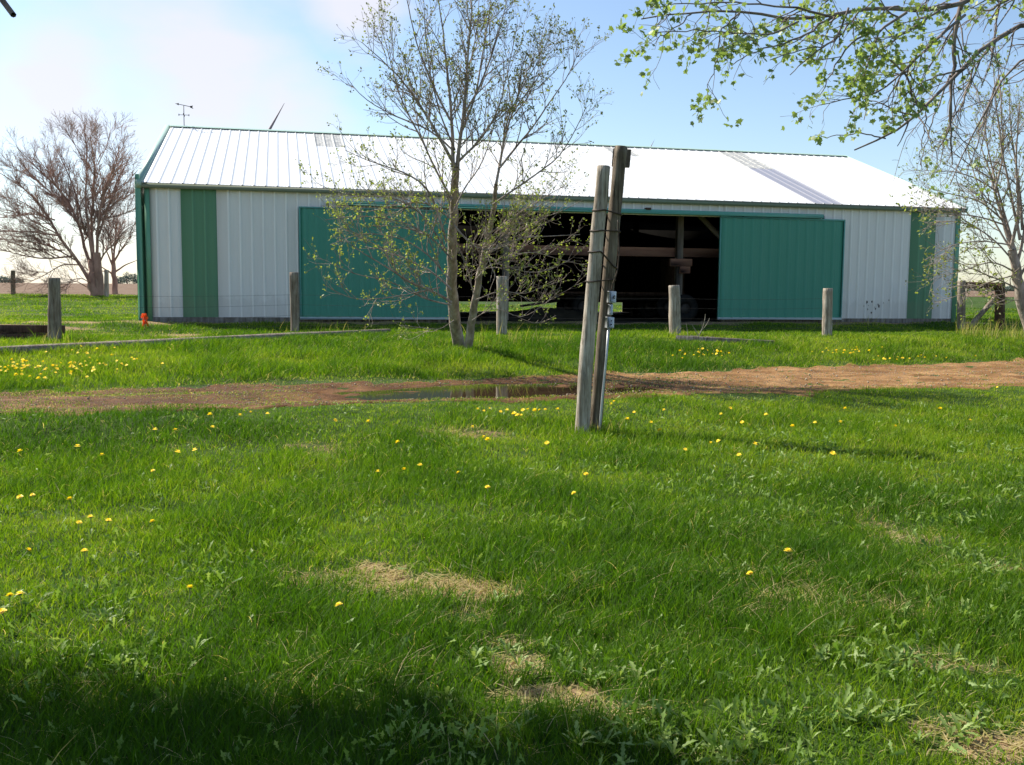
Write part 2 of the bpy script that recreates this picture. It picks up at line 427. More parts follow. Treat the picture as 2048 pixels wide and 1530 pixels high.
def water_mat():
    m, nt, out = new_mat('puddle_water')
    p = N(nt, 'ShaderNodeBsdfPrincipled'); p.inputs['Base Color'].default_value = (.05, .032, .018, 1)
    p.inputs['Roughness'].default_value = .02; p.inputs['Specular IOR Level'].default_value = .5; p.inputs['IOR'].default_value = 1.33
    v = coords(nt, 'World'); f = noise(nt, v, 3, 3)
    L(nt, bump(nt, f, .015, .01), p.inputs['Normal'])
    L(nt, p.outputs[0], out.inputs[0]); return m
M['water'] = water_mat()

# ------------------------------------------------------------------ barn frame
BX, BY, BTH = -9.724, 26.156, .2318
GZ = .67
bc, bs = math.cos(BTH), math.sin(BTH)
BL, BD = 24.75, 14.13
def to_barn(x, y):
    dx = x - BX; dy = y - BY
    return dx * bc + dy * bs, -dx * bs + dy * bc
def from_barn(s, d, z=0.0): return np.array([BX + s * bc - d * bs, BY + s * bs + d * bc, z])

# patches of straw / bare soil in the lawn: x, y, rx, ry, strength
PATCH = []
for px, py, rx, ry, k in [(800, 1165, .34, .22, 1), (900, 1185, .33, .2, 1), (760, 1140, .16, .2, .8), (640, 1160, .28, .12, .6), (1050, 1330, .13, .17, 1), (1095, 1395, .2, .09, 1), (1020, 1290, .12, .1, .8),
                          (1250, 1430, .15, .07, .7), (2010, 1500, .3, .18, 1), (1590, 1190, .4, .16, .55), (1700, 1220, .45, .14, .45), (1490, 1150, .4, .12, .45), (1800, 1070, .2, .45, .45), (1840, 1160, .15, .1, .5), (980, 1240, .25, .12, .5),
                          (920, 870, .55, .3, .5), (660, 900, .4, .4, .4), (1980, 1140, .3, .1, .5), (1900, 1330, .25, .1, .45)]:
    P = gp(px, py); PATCH.append((P[0], P[1], rx, ry, k))
def bare_mask(x, y):
    b = np.zeros_like(x)
    w = (fbm(x * 3.5, y * 3.5, 31) - .5) * 1.7 + (fbm(x * 14, y * 14, 33) - .5) * 1.3
    for (cx, cy, rx, ry, k) in PATCH:
        r = np.sqrt(((x - cx) / rx) ** 2 + ((y - cy) / ry) ** 2)
        b = np.maximum(b, k * (1 - sstep(.35, 1.2, r + w)))
    return b
def track_mask(x, y):
    c = (fbm(x * .9, y * .9, 41) - .5) * 1.5 + (fbm(x * 4, y * 4, 47) - .5) * .7
    fade = sstep(-3.0, -7.5, x) * .35
    return sstep(-.25 + fade, .45 + fade, y - zn(x) + c * .5) * sstep(.3 - fade, -.4 - fade, y - zf(x) - c * .5)
def in_barn(x, y, m=.0):
    s, d = to_barn(x, y)
    return (s > -m) & (s < BL + m) & (d > -m) & (d < BD + m)
def yard_bare(x, y):
    s, d = to_barn(x, y)
    w = fbm(x * .8, y * .8, 61)
    front = sstep(1.25, .2, -d + (w - .5) * 1.2) * (d < .1) * (s > -3) * (s < BL + 1)
    lf = sstep(.48, .62, fbm(x * .35, y * .9, 67)) * (x < -7) * sstep(17.5, 20, y) * sstep(33, 27, y)
    return np.maximum(front * .9, lf * .9)

# ------------------------------------------------------------------ ground sheet
def spaced(a, b, step, far_neg, far_pos):
    core = list(np.arange(a, b + 1e-6, step)); r = []; v = b; st = step
    while v < far_pos: st *= 1.25; v += st; r.append(v)
    l = []; v = a; st = step
    while v > far_neg: st *= 1.25; v -= st; l.append(v)
    return np.array(l[::-1] + core + r)
gx = spaced(-24, 24, .16, -3500, 3500); gy = spaced(-5, 50, .16, -60, 5000)
def grid(gx, gy, hf):
    X, Y = np.meshgrid(gx, gy); Z = hf(X, Y)
    V = np.stack([X, Y, Z], -1).reshape(-1, 3); nx, ny = len(gx), len(gy)
    i = (np.arange(ny - 1)[:, None] * nx + np.arange(nx - 1)[None, :])
    Q = np.stack([i, i + 1, i + nx + 1, i + nx], -1).reshape(-1, 4)
    return V, Q
V, Q = grid(gx, gy, lambda X, Y: G(X, Y))
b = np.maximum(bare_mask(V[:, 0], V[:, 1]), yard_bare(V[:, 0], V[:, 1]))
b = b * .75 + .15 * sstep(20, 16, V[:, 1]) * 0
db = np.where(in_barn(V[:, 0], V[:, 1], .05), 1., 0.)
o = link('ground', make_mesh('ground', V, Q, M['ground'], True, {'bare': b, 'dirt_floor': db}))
tag(o, 'green grass ground running from the lawn to behind the barn', 'ground', kind='structure')

# brown field beyond the grass
fx = spaced(-120, 120, 4, -3400, 3400); fy = np.concatenate([np.arange(50, 130, 1.0), spaced(130, 140, 2, 129, 4800)[1:]])
def field_y(X, Y): return Y + (Y < 52) * (fbm(X * .2, Y * 0, 5) - .5) * 3
X, Y = np.meshgrid(fx, fy); Y = Y + 40 * sstep(-16, -8, X) * sstep(200, 60, Y); Y = np.where(Y < 51, Y + (fbm(X * .2, X * 0, 5) - .5) * 3, Y)
Z = G(X, Y) + .03
V = np.stack([X, Y, Z], -1).reshape(-1, 3); nx, ny = len(fx), len(fy)
i = (np.arange(ny - 1)[:, None] * nx + np.arange(nx - 1)[None, :])
Q = np.stack([i, i + 1, i + nx + 1, i + nx], -1).reshape(-1, 4)
o = link('field', make_mesh('field', V, Q, M['field'], True)); tag(o, 'bare brown ploughed field reaching to the horizon', 'field', kind='structure')

# dirt track: irregular strip over the ground
tx = np.arange(-24, 24.01, .09); tv = np.linspace(0, 1, 56)
TX, TV = np.meshgrid(tx, tv)
e0 = (fbm(TX * .7, TX * 0 + 3, 71) - .5) * 1.0 + (fbm(TX * 4, TX * 0 + 8, 73) - .5) * .6
e1 = (fbm(TX * .7, TX * 0 + 13, 75) - .5) * 1.0 + (fbm(TX * 4, TX * 0 + 18, 77) - .5) * .6
TY = (zn(TX) + .1 + e0) * (1 - TV) + (zf(TX) - .05 + e1) * TV
edge = np.minimum(TV, 1 - TV)
TZ = G(TX, TY) + (fbm(TX * 6, TY * 9, 79) - .5) * .055 + (fbm(TX * 2, TY * 5, 80) - .5) * .03 + np.where(edge < 1e-6, -.02, .012)
V = np.stack([TX, TY, TZ], -1).reshape(-1, 3); nx, ny = len(tx), len(tv)
i = (np.arange(ny - 1)[:, None] * nx + np.arange(nx - 1)[None, :]); Q = np.stack([i, i + 1, i + nx + 1, i + nx], -1).reshape(-1, 4)
wet = (1 - sstep(.9, 2.4, pud_r(V[:, 0], V[:, 1]))) * .6 + .62 * sstep(5, -1, V[:, 0])
o = link('dirt_track', make_mesh('dirt_track', V, Q, M['track'], True, {'wet': wet})); tag(o, 'reddish brown dirt track crossing between lawn and barn bank', 'track', kind='structure')

# puddle: a level sheet of water lying in the near rut
px_ = np.arange(-4.2, 3.2, .05); py_ = np.arange(12.0, 16.2, .05)
PX, PY = np.meshgrid(px_, py_)
lev = float(np.median(G(np.linspace(-2, 1, 9), 13.8 + np.linspace(-2, 1, 9) * .349 + .19))) + .036
inside = pud_r(PX, PY) < 1.35
keep = inside[:-1, :-1] & inside[1:, :-1] & inside[:-1, 1:] & inside[1:, 1:]
nx = len(px_); i = (np.arange(len(py_) - 1)[:, None] * nx + np.arange(nx - 1)[None, :])
Q = np.stack([i, i + 1, i + nx + 1, i + nx], -1)[keep]
used, inv = np.unique(Q.ravel(), return_inverse=True)
V = np.stack([PX, PY, PX * 0 + lev + .004], -1).reshape(-1, 3)[used]
o = link('puddle', make_mesh('puddle', V, inv.reshape(-1, 4), M['water'], True)); tag(o, 'shallow brown puddle reflecting the barn door in the near rut', 'puddle', kind='structure')

# ------------------------------------------------------------------ grass
def blades(x, y, h, w, lean, tint, seg=2, zo=0.0):
    n = len(x); z = G(x, y) - .006 + zo
    az = RS.uniform(0, 2 * np.pi, n)
    fx_, fy_ = np.cos(az), np.sin(az)                       # facing of the blade's flat side
    ld = RS.uniform(0, 2 * np.pi, n); lx = np.cos(ld) * lean + .05; ly = np.sin(ld) * lean
    base = np.stack([x, y, z], -1); side = np.stack([fx_, fy_, fx_ * 0], -1)
    vs = []; tn = []
    for k in range(seg + 1):
        t = k / seg
        c = base + np.stack([lx * h * t ** 1.7, ly * h * t ** 1.7, h * t * (1 - .22 * lean * t)], -1)
        if k == seg: vs.append(c)
        else:
            ww = (w * (1 - .55 * t ** 1.5) * .5)[:, None]
            vs.append(c - side * ww); vs.append(c + side * ww)
    per = 2 * seg + 1
    Vv = np.stack(vs, 1).reshape(-1, 3)
    o_ = np.arange(n)[:, None] * per
    qs = [np.concatenate([o_ + 2 * k, o_ + 2 * k + 1, o_ + 2 * k + 3, o_ + 2 * k + 2], 1) for k in range(seg - 1)]
    tr = np.concatenate([o_ + 2 * (seg - 1), o_ + 2 * (seg - 1) + 1, o_ + 2 * seg], 1)
    return Vv, (np.vstack(qs) if qs else np.zeros((0, 4), int)), tr, np.repeat(tint, per)

def sample_band(y0, y1, dens, margin=1.6, lo=None, hi=None):
    half = .535 * y1 + margin
    n = int((y1 - y0) * 2 * half * dens)
    x = RS.uniform(-half, half, n); y = RS.uniform(y0, y1, n)
    k = np.abs(x) < .535 * y + margin
    return x[k], y[k]

GV, GQ, GT, GA = [], [], [], []; off = 0
for (y0, y1, dens, seg, wmul) in [(1.2, 3.4, 7500, 3, 1.0), (3.4, 4.6, 6800, 3, 1.05), (4.6, 6.5, 5200, 3, 1.15), (6.5, 9, 3600, 2, 1.35), (9, 13, 2300, 2, 1.7), (13, 17, 1500, 2, 2.1), (17, 22, 1050, 2, 2.5), (22, 30, 520, 2, 3.2), (30, 42, 200, 2, 5), (42, 53, 90, 2, 8)]:
    x, y = sample_band(y0, y1, dens)
    bare = np.maximum(bare_mask(x, y), yard_bare(x, y) * .93); tm = track_mask(x, y)
    lump = fbm(x * 1.1, y * 1.1, 21); fine = fbm(x * 5, y * 5, 23); big = fbm(x * .3, y * .3, 29)
    tmk = .975 - .40 * sstep(.5, -3.5, x) * sstep(.40, .58, fbm(x * .6, y * 2.4, 37)) - .22 * sstep(.55, .68, fbm(x * .6, y * 2.5, 39))
    keep = RS.rand(len(x)) > np.maximum(bare * .80, np.maximum(tm * tmk, .25 * (1 - sstep(.3, .5, fine))))
    keep &= ~in_barn(x, y, .12); keep &= ~((pud_r(x, y) < 1.15) & (tm > .4))
    strip = (tm > .25) & (tm < .98)
    x, y, bare, lump, fine, big, tm = [a[keep] for a in (x, y, bare, lump, fine, big, tm)]
    n = len(x)
    bank = sstep(-.3, 1.0, y - zf(x))
    h = (.045 + .075 * sstep(.3, .72, lump) + .02 * fine) * RS.uniform(.5, 1.25, n) * np.where(RS.rand(n) < .03, 1.5, 1)
    h = h * (1 - .45 * sstep(2.2, .2, zn(x) - y) * (y < zf(x)))
    h = h * (1 + .55 * bank * (1 - sstep(-2.0, .3, y - zl(x)) * .8))
    h = h * (1 - .35 * sstep(24, 28, y))
    h = h * (1 - .62 * np.maximum(bare, tm))
    w = RS.uniform(.0026, .0048, n) * wmul
    tint = .36 + .06 * bank + (.5 - lump) * .75 + (big - .5) * .8 + RS.normal(0, .17, n) + (fine - .5) * .3
    tint = np.clip(tint, .02, .74)
    tint = tint + np.maximum(bare, tm * .5) * RS.uniform(0, .3, n)
    dead = RS.rand(n) < (.02 + .6 * bare + .3 * tm + .05 * (fine > .6))
    tint = np.where(dead, RS.uniform(.84, 1, n), np.clip(tint, 0, .78))
    lean = RS.uniform(.15, .9, n) + np.where(dead, RS.uniform(.3, 1.2, n), 0)
    v_, q_, t_, a_ = blades(x, y, h, w, lean, tint, seg, .028 * (tm > .5))
    GV.append(v_); GQ.append(q_ + off); GT.append(t_ + off); GA.append(a_); off += len(v_)
print('grass verts', off)
o = link('grass', make_mesh('grass', np.vstack(GV), [np.vstack(GQ), np.vstack(GT)], M['grass'], False, {'tint': np.concatenate(GA)}))
tag(o, 'dense spring grass of the lawn, bank and barnyard', 'grass', kind='stuff')

# straw litter lying on the bare patches
sx, sy, sa = [], [], []
for (cx, cy, rx, ry, k) in PATCH:
    n = int(2600 * rx * ry * 3.1 * k)
    a = RS.uniform(0, 2 * np.pi, n); r = np.sqrt(RS.rand(n)) * 1.15
    sx.append(cx + np.cos(a) * r * rx); sy.append(cy + np.sin(a) * r * ry)
sx = np.concatenate(sx); sy = np.concatenate(sy); k_ = RS.rand(len(sx)) < bare_mask(sx, sy) * 1.2; sx = sx[k_]; sy = sy[k_]; n = len(sx)
a = RS.uniform(0, 2 * np.pi, n); ln = RS.uniform(.015, .06, n); wd = RS.uniform(.0012, .003, n)
c = np.stack([sx, sy, G(sx, sy) + RS.uniform(.002, .02, n)], -1); d = np.stack([np.cos(a), np.sin(a), RS.uniform(-.25, .25, n)], -1); s_ = np.stack([-np.sin(a), np.cos(a), a * 0], -1)
V = np.stack([c - d * ln[:, None] - s_ * wd[:, None], c - d * ln[:, None] + s_ * wd[:, None], c + d * ln[:, None] + s_ * wd[:, None], c + d * ln[:, None] - s_ * wd[:, None]], 1).reshape(-1, 3)
Q = np.arange(n * 4).reshape(-1, 4)
o = link('straw_litter', make_mesh('straw_litter', V, Q, M['grass'], False, {'tint': np.repeat(RS.uniform(.83, 1, n), 4)})); tag(o, 'dry straw litter lying on bare patches of the lawn', 'straw', kind='stuff')

# tall dead stalks round the corner brace, tree foot and posts
sx, sy, sh = [], [], []
for px, py, r, n, hh in [(1985, 672, 1.0, 260, .5), (1945, 668, .6, 60, .4), (1010, 690, .9, 60, .5), (1060, 690, .9, 30, .45), (1210, 868, .2, 30, .22), (1165, 872, .2, 30, .18), (120, 690, .4, 40, .35), (1350, 672, .35, 30, .3), (1655, 658, .4, 30, .35), (1740, 652, .5, 20, .35), (640, 668, 1.4, 40, .35), (700, 640, 2.5, 30, .4)]:
    P = gp(px, py); a = RS.uniform(0, 6.28, n); rr = np.sqrt(RS.rand(n)) * r
    sx.append(P[0] + np.cos(a) * rr); sy.append(P[1] + np.sin(a) * rr * .7); sh.append(RS.uniform(.4, 1.2, n) * hh)
sx, sy, sh = map(np.concatenate, (sx, sy, sh)); n = len(sx)
v_, q_, t_, a_ = blades(sx, sy, sh, RS.uniform(.006, .012, n), RS.uniform(.1, .6, n), np.where(RS.rand(n) < .6, RS.uniform(.8, .95, n), RS.uniform(.3, .6, n)), 3)
o = link('tall_dry_grass', make_mesh('tall_dry_grass', v_, [q_, t_], M['grass'], False, {'tint': a_})); tag(o, 'tall dry grass stalks standing round posts and tree foot', 'dry grass', kind='stuff')

# ------------------------------------------------------------------ barn
barn = thing('pole_barn', 'long white metal barn with green stripes, white roof and open sliding doors', 'barn', (BX, BY, GZ), BTH)
PW = .914; RP = PW / 3
def ribbed(s0, s1, z0, z1, y=0.0, mat='steel_white', name='wall_panel', parent=barn, th=.03, rw=.034, rh=.05, phase=0.0, M_=None, sm=False):
    xs = [(s0, 0)]
    k = math.ceil((s0 - phase) / RP + .02)
    while phase + k * RP < s1 - .02:
        c = phase + k * RP
        if c - rw > s0 and c + rw < s1: xs += [(c - rw, 0), (c - rw * .32, -rh), (c + rw * .32, -rh), (c + rw, 0)]
        for q in (1 / 3., 2 / 3.):
            m_ = c + RP * q
            if m_ - .012 > s0 and m_ + .012 < s1: xs += [(m_ - .010, 0), (m_, -.0035), (m_ + .010, 0)]
        k += 1
    xs.append((s1, 0)); xs = np.array(sorted(xs)); n = len(xs)
    def row(z): return np.stack([xs[:, 0], y + xs[:, 1], np.full(n, z)], -1)
    def back(z): return np.array([[s1, y + th, z], [s0, y + th, z]])
    Vv = np.vstack([row(z0), back(z0), row(z1), back(z1)]); m = n + 2
    Qq = [[i, (i + 1) % m, m + (i + 1) % m, m + i] for i in range(m)]
    if M_ is not None: Vv = (np.asarray(M_.to_3x3()) @ Vv.T).T + np.asarray(M_.translation)
    mbx = MB(); mbx.add(Vv, Qq)
    # caps as quads between profile and back
    caps = []
    for o_ in (0, m):
        for i in range(n - 1):
            pass
    return mbx.build(name, M[mat], parent)
ZP = .796 - GZ; ZT = 4.235 - GZ; ZE = 4.335 - GZ; ZR = 6.932 - GZ
OPA, OPB, ZO = 8.05, 16.55, 3.86 - GZ
STR = [(.857, .857 + PW), (23.03, 23.03 + PW)]
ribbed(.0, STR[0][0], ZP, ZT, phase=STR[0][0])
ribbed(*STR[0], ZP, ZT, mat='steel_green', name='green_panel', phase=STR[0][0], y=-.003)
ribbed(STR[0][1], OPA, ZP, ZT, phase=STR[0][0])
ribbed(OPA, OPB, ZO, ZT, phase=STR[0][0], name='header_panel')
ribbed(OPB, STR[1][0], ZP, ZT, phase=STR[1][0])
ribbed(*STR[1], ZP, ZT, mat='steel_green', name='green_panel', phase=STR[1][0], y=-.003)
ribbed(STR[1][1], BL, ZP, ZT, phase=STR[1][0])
# skirt boards
for a, bb in ((0.02, OPA), (OPB, BL - .02)):
    mb = MB(); s = a
    while s < bb - .05:
        e = min(s + 4.8, bb); mb.box((s + .004, -.012, -.25), (e - .004, .035, ZP + .0), bev=.004); s = e
    mb.build('skirt_board', M['skirt'], barn)
# corner trims
for (a, bb) in ((-.055, .075), (BL - .085, BL + .05)):
    mb = MB(); mb.box((a, -.045, -.05), (bb, -.022, ZT)); mb.box((a if a < 0 else bb - .0, -.045, -.05), ((a if a < 0 else bb) + .022, .14, ZT - .002)); mb.build('corner_trim', M['steel_trim'], barn)
# gables and back wall
kR = (ZR - ZE) / (BD / 2 + .186)
def gable(s, nm):
    mb = MB(); y0, y1, ym = .04, BD - .04, BD / 2
    zz = ZE + .186 * kR - .03
    P = [(y0, ZP), (y1, ZP), (y1, zz), (ym, ZR - .05), (y0, zz)]
    V = [(s, p[0], p[1]) for p in P] + [(s + .04, p[0], p[1]) for p in P]
    mb.add(V, [[0, 1, 6, 5], [1, 2, 7, 6], [2, 3, 8, 7], [3, 4, 9, 8], [4, 0, 5, 9], [0, 4, 2, 1], [5, 6, 7, 9]], [[4, 3, 2], [9, 7, 8]])
    mb.build(nm, M['steel_white'], barn)
gable(.0, 'gable_wall'); gable(BL - .04, 'gable_wall')
def gable_shade_liner(s):
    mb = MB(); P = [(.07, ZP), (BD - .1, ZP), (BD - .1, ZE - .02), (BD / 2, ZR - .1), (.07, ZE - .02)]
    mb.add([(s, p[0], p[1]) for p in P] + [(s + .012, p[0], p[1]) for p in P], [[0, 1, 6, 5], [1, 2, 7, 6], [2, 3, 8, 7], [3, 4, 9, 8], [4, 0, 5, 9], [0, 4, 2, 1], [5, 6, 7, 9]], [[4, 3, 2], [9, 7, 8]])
    mb.build('shade_liner', M['inner_shade'], barn)  # added near-black sheet, shade painted over the inside of the gable
gable_shade_liner(.05); gable_shade_liner(BL - .062)
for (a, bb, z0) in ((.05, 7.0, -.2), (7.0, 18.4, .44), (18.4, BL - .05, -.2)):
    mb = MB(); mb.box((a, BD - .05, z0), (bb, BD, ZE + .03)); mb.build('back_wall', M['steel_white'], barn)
    mb = MB(); mb.box((a, BD - .085, z0 + .01), (bb, BD - .055, ZE + .035)); mb.build('shade_liner', M['inner_shade'], barn)  # added near-black sheet darkens the inside of the white back wall
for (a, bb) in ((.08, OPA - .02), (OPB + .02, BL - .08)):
    mb = MB(); mb.box((a, .04, ZP), (bb, .06, ZT - .05)); mb.build('shade_liner', M['inner_shade'], barn)  # added near-black sheet behind the front panels, painted shade
# roof
RA = math.atan(kR)
def roof_M(side):
    # local: x along s, y -> normal offset, z up the slope ; front slope origin at the eave edge
    cz, sz = math.cos(RA), math.sin(RA)
    if side == 0:
        return Matrix(((1, 0, 0, 0), (0, sz, cz, -.186), (0, -cz, sz, ZE), (0, 0, 0, 1)))
    return Matrix(((-1, 0, 0, 0), (0, -sz, -cz, BD + .186), (0, -cz, sz, ZE), (0, 0, 0, 1)))
SLEN = (BD / 2 + .186) / math.cos(RA)
OVL, OVR = .10, .19
# local y negative = outward (ribs rise to -y): matrix maps -y to up
ribbed(-OVL, BL + OVR, 0, SLEN, mat='steel_roof', name='roof', M_=roof_M(0), phase=.02, rh=.02, rw=.026, th=.02)
ribbed(-BL - OVR, OVL, 0, SLEN, mat='steel_roof', name='roof', M_=roof_M(1), phase=.02, rh=.02, rw=.026, th=.02)
for sd in (0, 1):
    mb = MB(); Mx = roof_M(sd)
    mb.box((-.0 if sd == 0 else -BL, .04, .25), (BL if sd == 0 else 0, .055, SLEN - .02), Mx); mb.build('roof_shade_sheet', M['inner_shade'], barn)  # added near-black sheet covers the white roof underside with painted shade
def sky_panel(s0, d0, d1, mat):
    u0 = (d0 + .186) / math.cos(RA); u1 = (d1 + .186) / math.cos(RA)
    k = round((s0 - .02) / RP); a = .02 + k * RP - .028
    ribbed(a, a + PW + .056, u0, u1, y=-.005, mat=mat, name='skylight', M_=roof_M(0), phase=.02, rh=.021, rw=.026, th=.002)
sky_panel(4.6, 5.0, 7.03, 'skylight_old'); sky_panel(14.85, 5.5, 7.03, 'skylight_old')
sky_panel(19.42, 4.3, 7.03, 'skylight_old'); sky_panel(19.42, -.15, 4.28, 'skylight')
# ridge cap
mb = MB(); hw = .2
zr = ZR + .045
mb.add([(-OVL, BD / 2 - hw, zr - hw * kR), (BL + OVR, BD / 2 - hw, zr - hw * kR), (BL + OVR, BD / 2, zr), (-OVL, BD / 2, zr), (BL + OVR, BD / 2 + hw, zr - hw * kR), (-OVL, BD / 2 + hw, zr - hw * kR)], [[0, 1, 2, 3], [3, 2, 4, 5]])
mb.build('ridge_cap', M['steel_rake'], barn)
# eave trim and soffit
mb = MB(); mb.box((-OVL + .005, -.165, ZE - .13), (BL + OVR - .005, -.13, ZE - .012)); mb.box((-OVL + .005, -.13, ZE - .128), (BL + OVR - .005, -.04, ZE - .108)); mb.build('eave_trim', M['eave'], barn)
mb = MB(); mb.box((-OVL, BD + .12, ZE - .13), (BL + OVR, BD + .15, ZE - .012)); mb.build('eave_trim', M['eave'], barn)
# rake trims along the gable edges
for s0, s1 in ((-OVL - .14, -OVL), (BL + OVR, BL + OVR + .03)):
    for sd in (0, 1):
        mb = MB(); a, bb = (s0, s1) if sd == 0 else (-s1, -s0)
        mb.box((a, -.045, .0), (bb, .15, SLEN), roof_M(sd)); mb.build('rake_trim', M['steel_rake'], barn)
# end door rolled past the near corner of the gable
mb = MB(); mb.box((-.275, -.12, .02), (-.135, 3.4, ZE + .02), bev=.01); mb.box((-.265, -.11, ZE + .02), (-.165, .5, ZE + .22), bev=.01); mb.build('end_door', M['steel_trim'], barn)

# sliding doors
def sliding_door(s0, s1, z0, z1):
    d0 = -.17
    dr = ribbed(s0 + .05, s1 - .05, z0 + .07, z1 - .05, y=d0, mat='steel_teal', name='sliding_door', phase=s0 + .05 + .12, rh=.045, rw=.055)
    def bar(nm, lo, hi, mt):
        m_ = MB(); m_.box(lo, hi, bev=.006); m_.build(nm, M[mt], dr)
    bar('door_rail', (s0, d0 - .03, z0), (s1, d0 + .035, z0 + .068), 'steel_frame')
    bar('door_rail', (s0, d0 - .03, z1 - .048), (s1, d0 + .035, z1), 'steel_track')
    bar('door_stile', (s0, d0 - .028, z0 + .07), (s0 + .048, d0 + .035, z1 - .05), 'steel_track')
    bar('door_stile', (s1 - .048, d0 - .028, z0 + .07), (s1, d0 + .035, z1 - .05), 'steel_frame' if s0 < 10 else 'steel_track')
    for q in (.18, .82):
        m_ = MB(); c = s0 + (s1 - s0) * q
        m_.box((c - .035, d0 - .008, z1 + .0), (c + .035, d0 + .01, z1 + .09)); m_.lathe([(0, -.012), (.045, -.012), (.045, .012), (0, .012)], 12, M=Matrix.Translation((c, d0 + .03, z1 + .085)) @ Matrix.Rotation(math.pi / 2, 4, 'X'))
        m_.build('door_hanger', M['iron'], dr)
    return dr
sliding_door(3.93, 8.27, .075, 3.82 - GZ)
sliding_door(16.36, 20.58, .085, 3.87 - GZ)
mb = MB()
mb.box((4.94, -.24, 3.915 - GZ), (19.8, -.10, 4.01 - GZ), bev=.012); mb.box((4.94, -.245, 3.885 - GZ), (19.8, -.225, 3.915 - GZ)); mb.box((4.94, -.10, 3.885 - GZ), (19.8, -.03, 3.96 - GZ))
mb.build('door_track', M['steel_track'], barn)
mb = MB(); mb.box((13.95, -.27, 3.99 - GZ), (14.12, -.1, 4.06 - GZ), bev=.02); mb.build('track_bracket', M['wood_dark'], barn)
# a few dents / rust spots on the right white wall
for _ in range(14):
    s = 21.85 + RS.normal(0, .22); z = 1.22 - GZ + RS.normal(0, .12); r = RS.uniform(.012, .032)
    a = np.arange(7) * 2 * np.pi / 7 + RS.rand(); rr = r * RS.uniform(.4, 1.3, 7)
    V = np.stack([s + np.cos(a) * rr, np.full(7, -.0055), z + np.sin(a) * rr * 1.8], -1)
    mb = MB(); mb.add(np.vstack([V, [[s, -.007, z]]]), [], [[7, i, (i + 1) % 7] for i in range(7)])
    mb.build('rust_mark', M['cable'], barn)

# interior frame: posts, beams, braces (positions inside the open bay)
def in_post(px, d, z1, w=.17, mat='wood_in'):
    r = ray(px, 560); n_ = np.array([-bs, bc, 0]); o_ = from_barn(0, d)
    t = (o_ @ n_) / (r @ n_); P = r * t; s = (P[0] - BX) * bc + (P[1] - BY) * bs
    m_ = MB(); m_.box((s - w / 2, d - w / 2, -.3), (s + w / 2, d + w / 2, z1), bev=.012); m_.build('post', M[mat], barn); return s
s1 = in_post(1357, 1.2, ZT, .2); s2 = in_post(1010, 1.2, ZT, .2)
for px in (1130, 1270): in_post(px, 9.2, ZT + .8, .18, 'inner_shade')
mb = MB(); mb.box((s2 - 1.6, 1.32, 2.02), (s1 + 2.6, 1.37, 2.30), bev=.005); mb.build('rail', M['wood_rail'], barn)
mb = MB(); mb.box((s1 - .38, .98, 1.72), (s1 + .36, 1.09, 1.95), bev=.01); mb.box((s1 - .05, .98, 1.50), (s1 + .3, 1.07, 1.715), bev=.01); mb.build('timber_block', M['wood_rail'], barn)
P0 = np.array([s1 + .62, 1.2, ZT - .2]); mb = MB()
Mx = Matrix.Translation(P0) @ Matrix.Rotation(math.radians(-48), 4, 'Y'); Mx2 = Matrix.Translation((s1 + .55, 1.2, ZT - .15)) @ Matrix.Rotation(math.radians(42), 4, 'Y')
mb.box((0, -.06, -.07), (1.9, .06, .07), Mx2); mb.build('brace', M['wood_in'], barn)
for d in (2.4, 4.8, 7.1, 9.4, 11.7):
    mb = MB(); mb.box((.1, d - .03, ZT - .05 + min(d, BD - d) * kR - .25), (BL - .1, d + .03, ZT + min(d, BD - d) * kR - .1)); mb.build('purlin', M['inner_shade'], barn)

# ------------------------------------------------------------------ things inside the barn
def torus(mb, c, R, r, ax, M1=20, M2=8):
    a = np.arange(M1) * 2 * np.pi / M1; b_ = np.arange(M2) * 2 * np.pi / M2
    A, B = np.meshgrid(a, b_, indexing='ij')
    rad = R + r * np.cos(B)
    loc = np.stack([rad * np.cos(A), r * 1.25 * np.sin(B), rad * np.sin(A)], -1).reshape(-1, 3) + np.asarray(c)
    i = np.arange(M1)[:, None]; j = np.arange(M2)[None, :]
    Qq = np.stack([i * M2 + j, ((i + 1) % M1) * M2 + j, ((i + 1) % M1) * M2 + (j + 1) % M2, i * M2 + (j + 1) % M2], -1).reshape(-1, 4)
    mb.add(loc, Qq)
wag = thing('hay_wagon', 'dark hay wagon with black tyres parked inside the barn', 'wagon', from_barn(14.9, 4.6, GZ), BTH)
mb = MB(); mb.box((-2.3, -1.0, .78), (2.0, 1.0, .90), bev=.01); mb.build('deck', M['wood_dark'], wag)
for x in (-1.6, 1.45):
    mb = MB(); mb.tube([(x, -.95, .42), (x, .95, .42)], .05, 8); mb.build('axle', M['iron'], wag)
    for y in (-.9, .9):
        mb = MB(); torus(mb, (x, y, .40), .30, .13, 1); tw = mb.build('wheel', M['rubber'], wag, True)
        mb = MB(); mb.lathe([(0, -.06), (.2, -.06), (.22, 0), (.2, .06), (0, .06)], 14, M=Matrix.Translation((x, y, .40)) @ Matrix.Rotation(math.pi / 2, 4, 'X')); mb.build('rim', M['iron'], tw)
mb = MB(); mb.box((-2.1, -.5, .62), (1.9, -.4, .775)); mb.box((-2.1, .4, .62), (1.9, .5, .775)); mb.box((-1.68, -.5, .45), (-1.52, .5, .62)); mb.box((1.37, -.5, .45), (1.53, .5, .62)); mb.build('undercarriage', M['iron'], wag)
mb = MB(); mb.tube([(-2.1, 0, .6), (-3.6, -.2, .4)], .04, 8); mb.build('tongue', M['iron'], wag)
for k in range(3):
    pass
mb = MB(); mb.box((1.9, -1.0, .9), (1.98, 1.0, 2.1)); mb.build('rack', M['wood_dark'], wag)
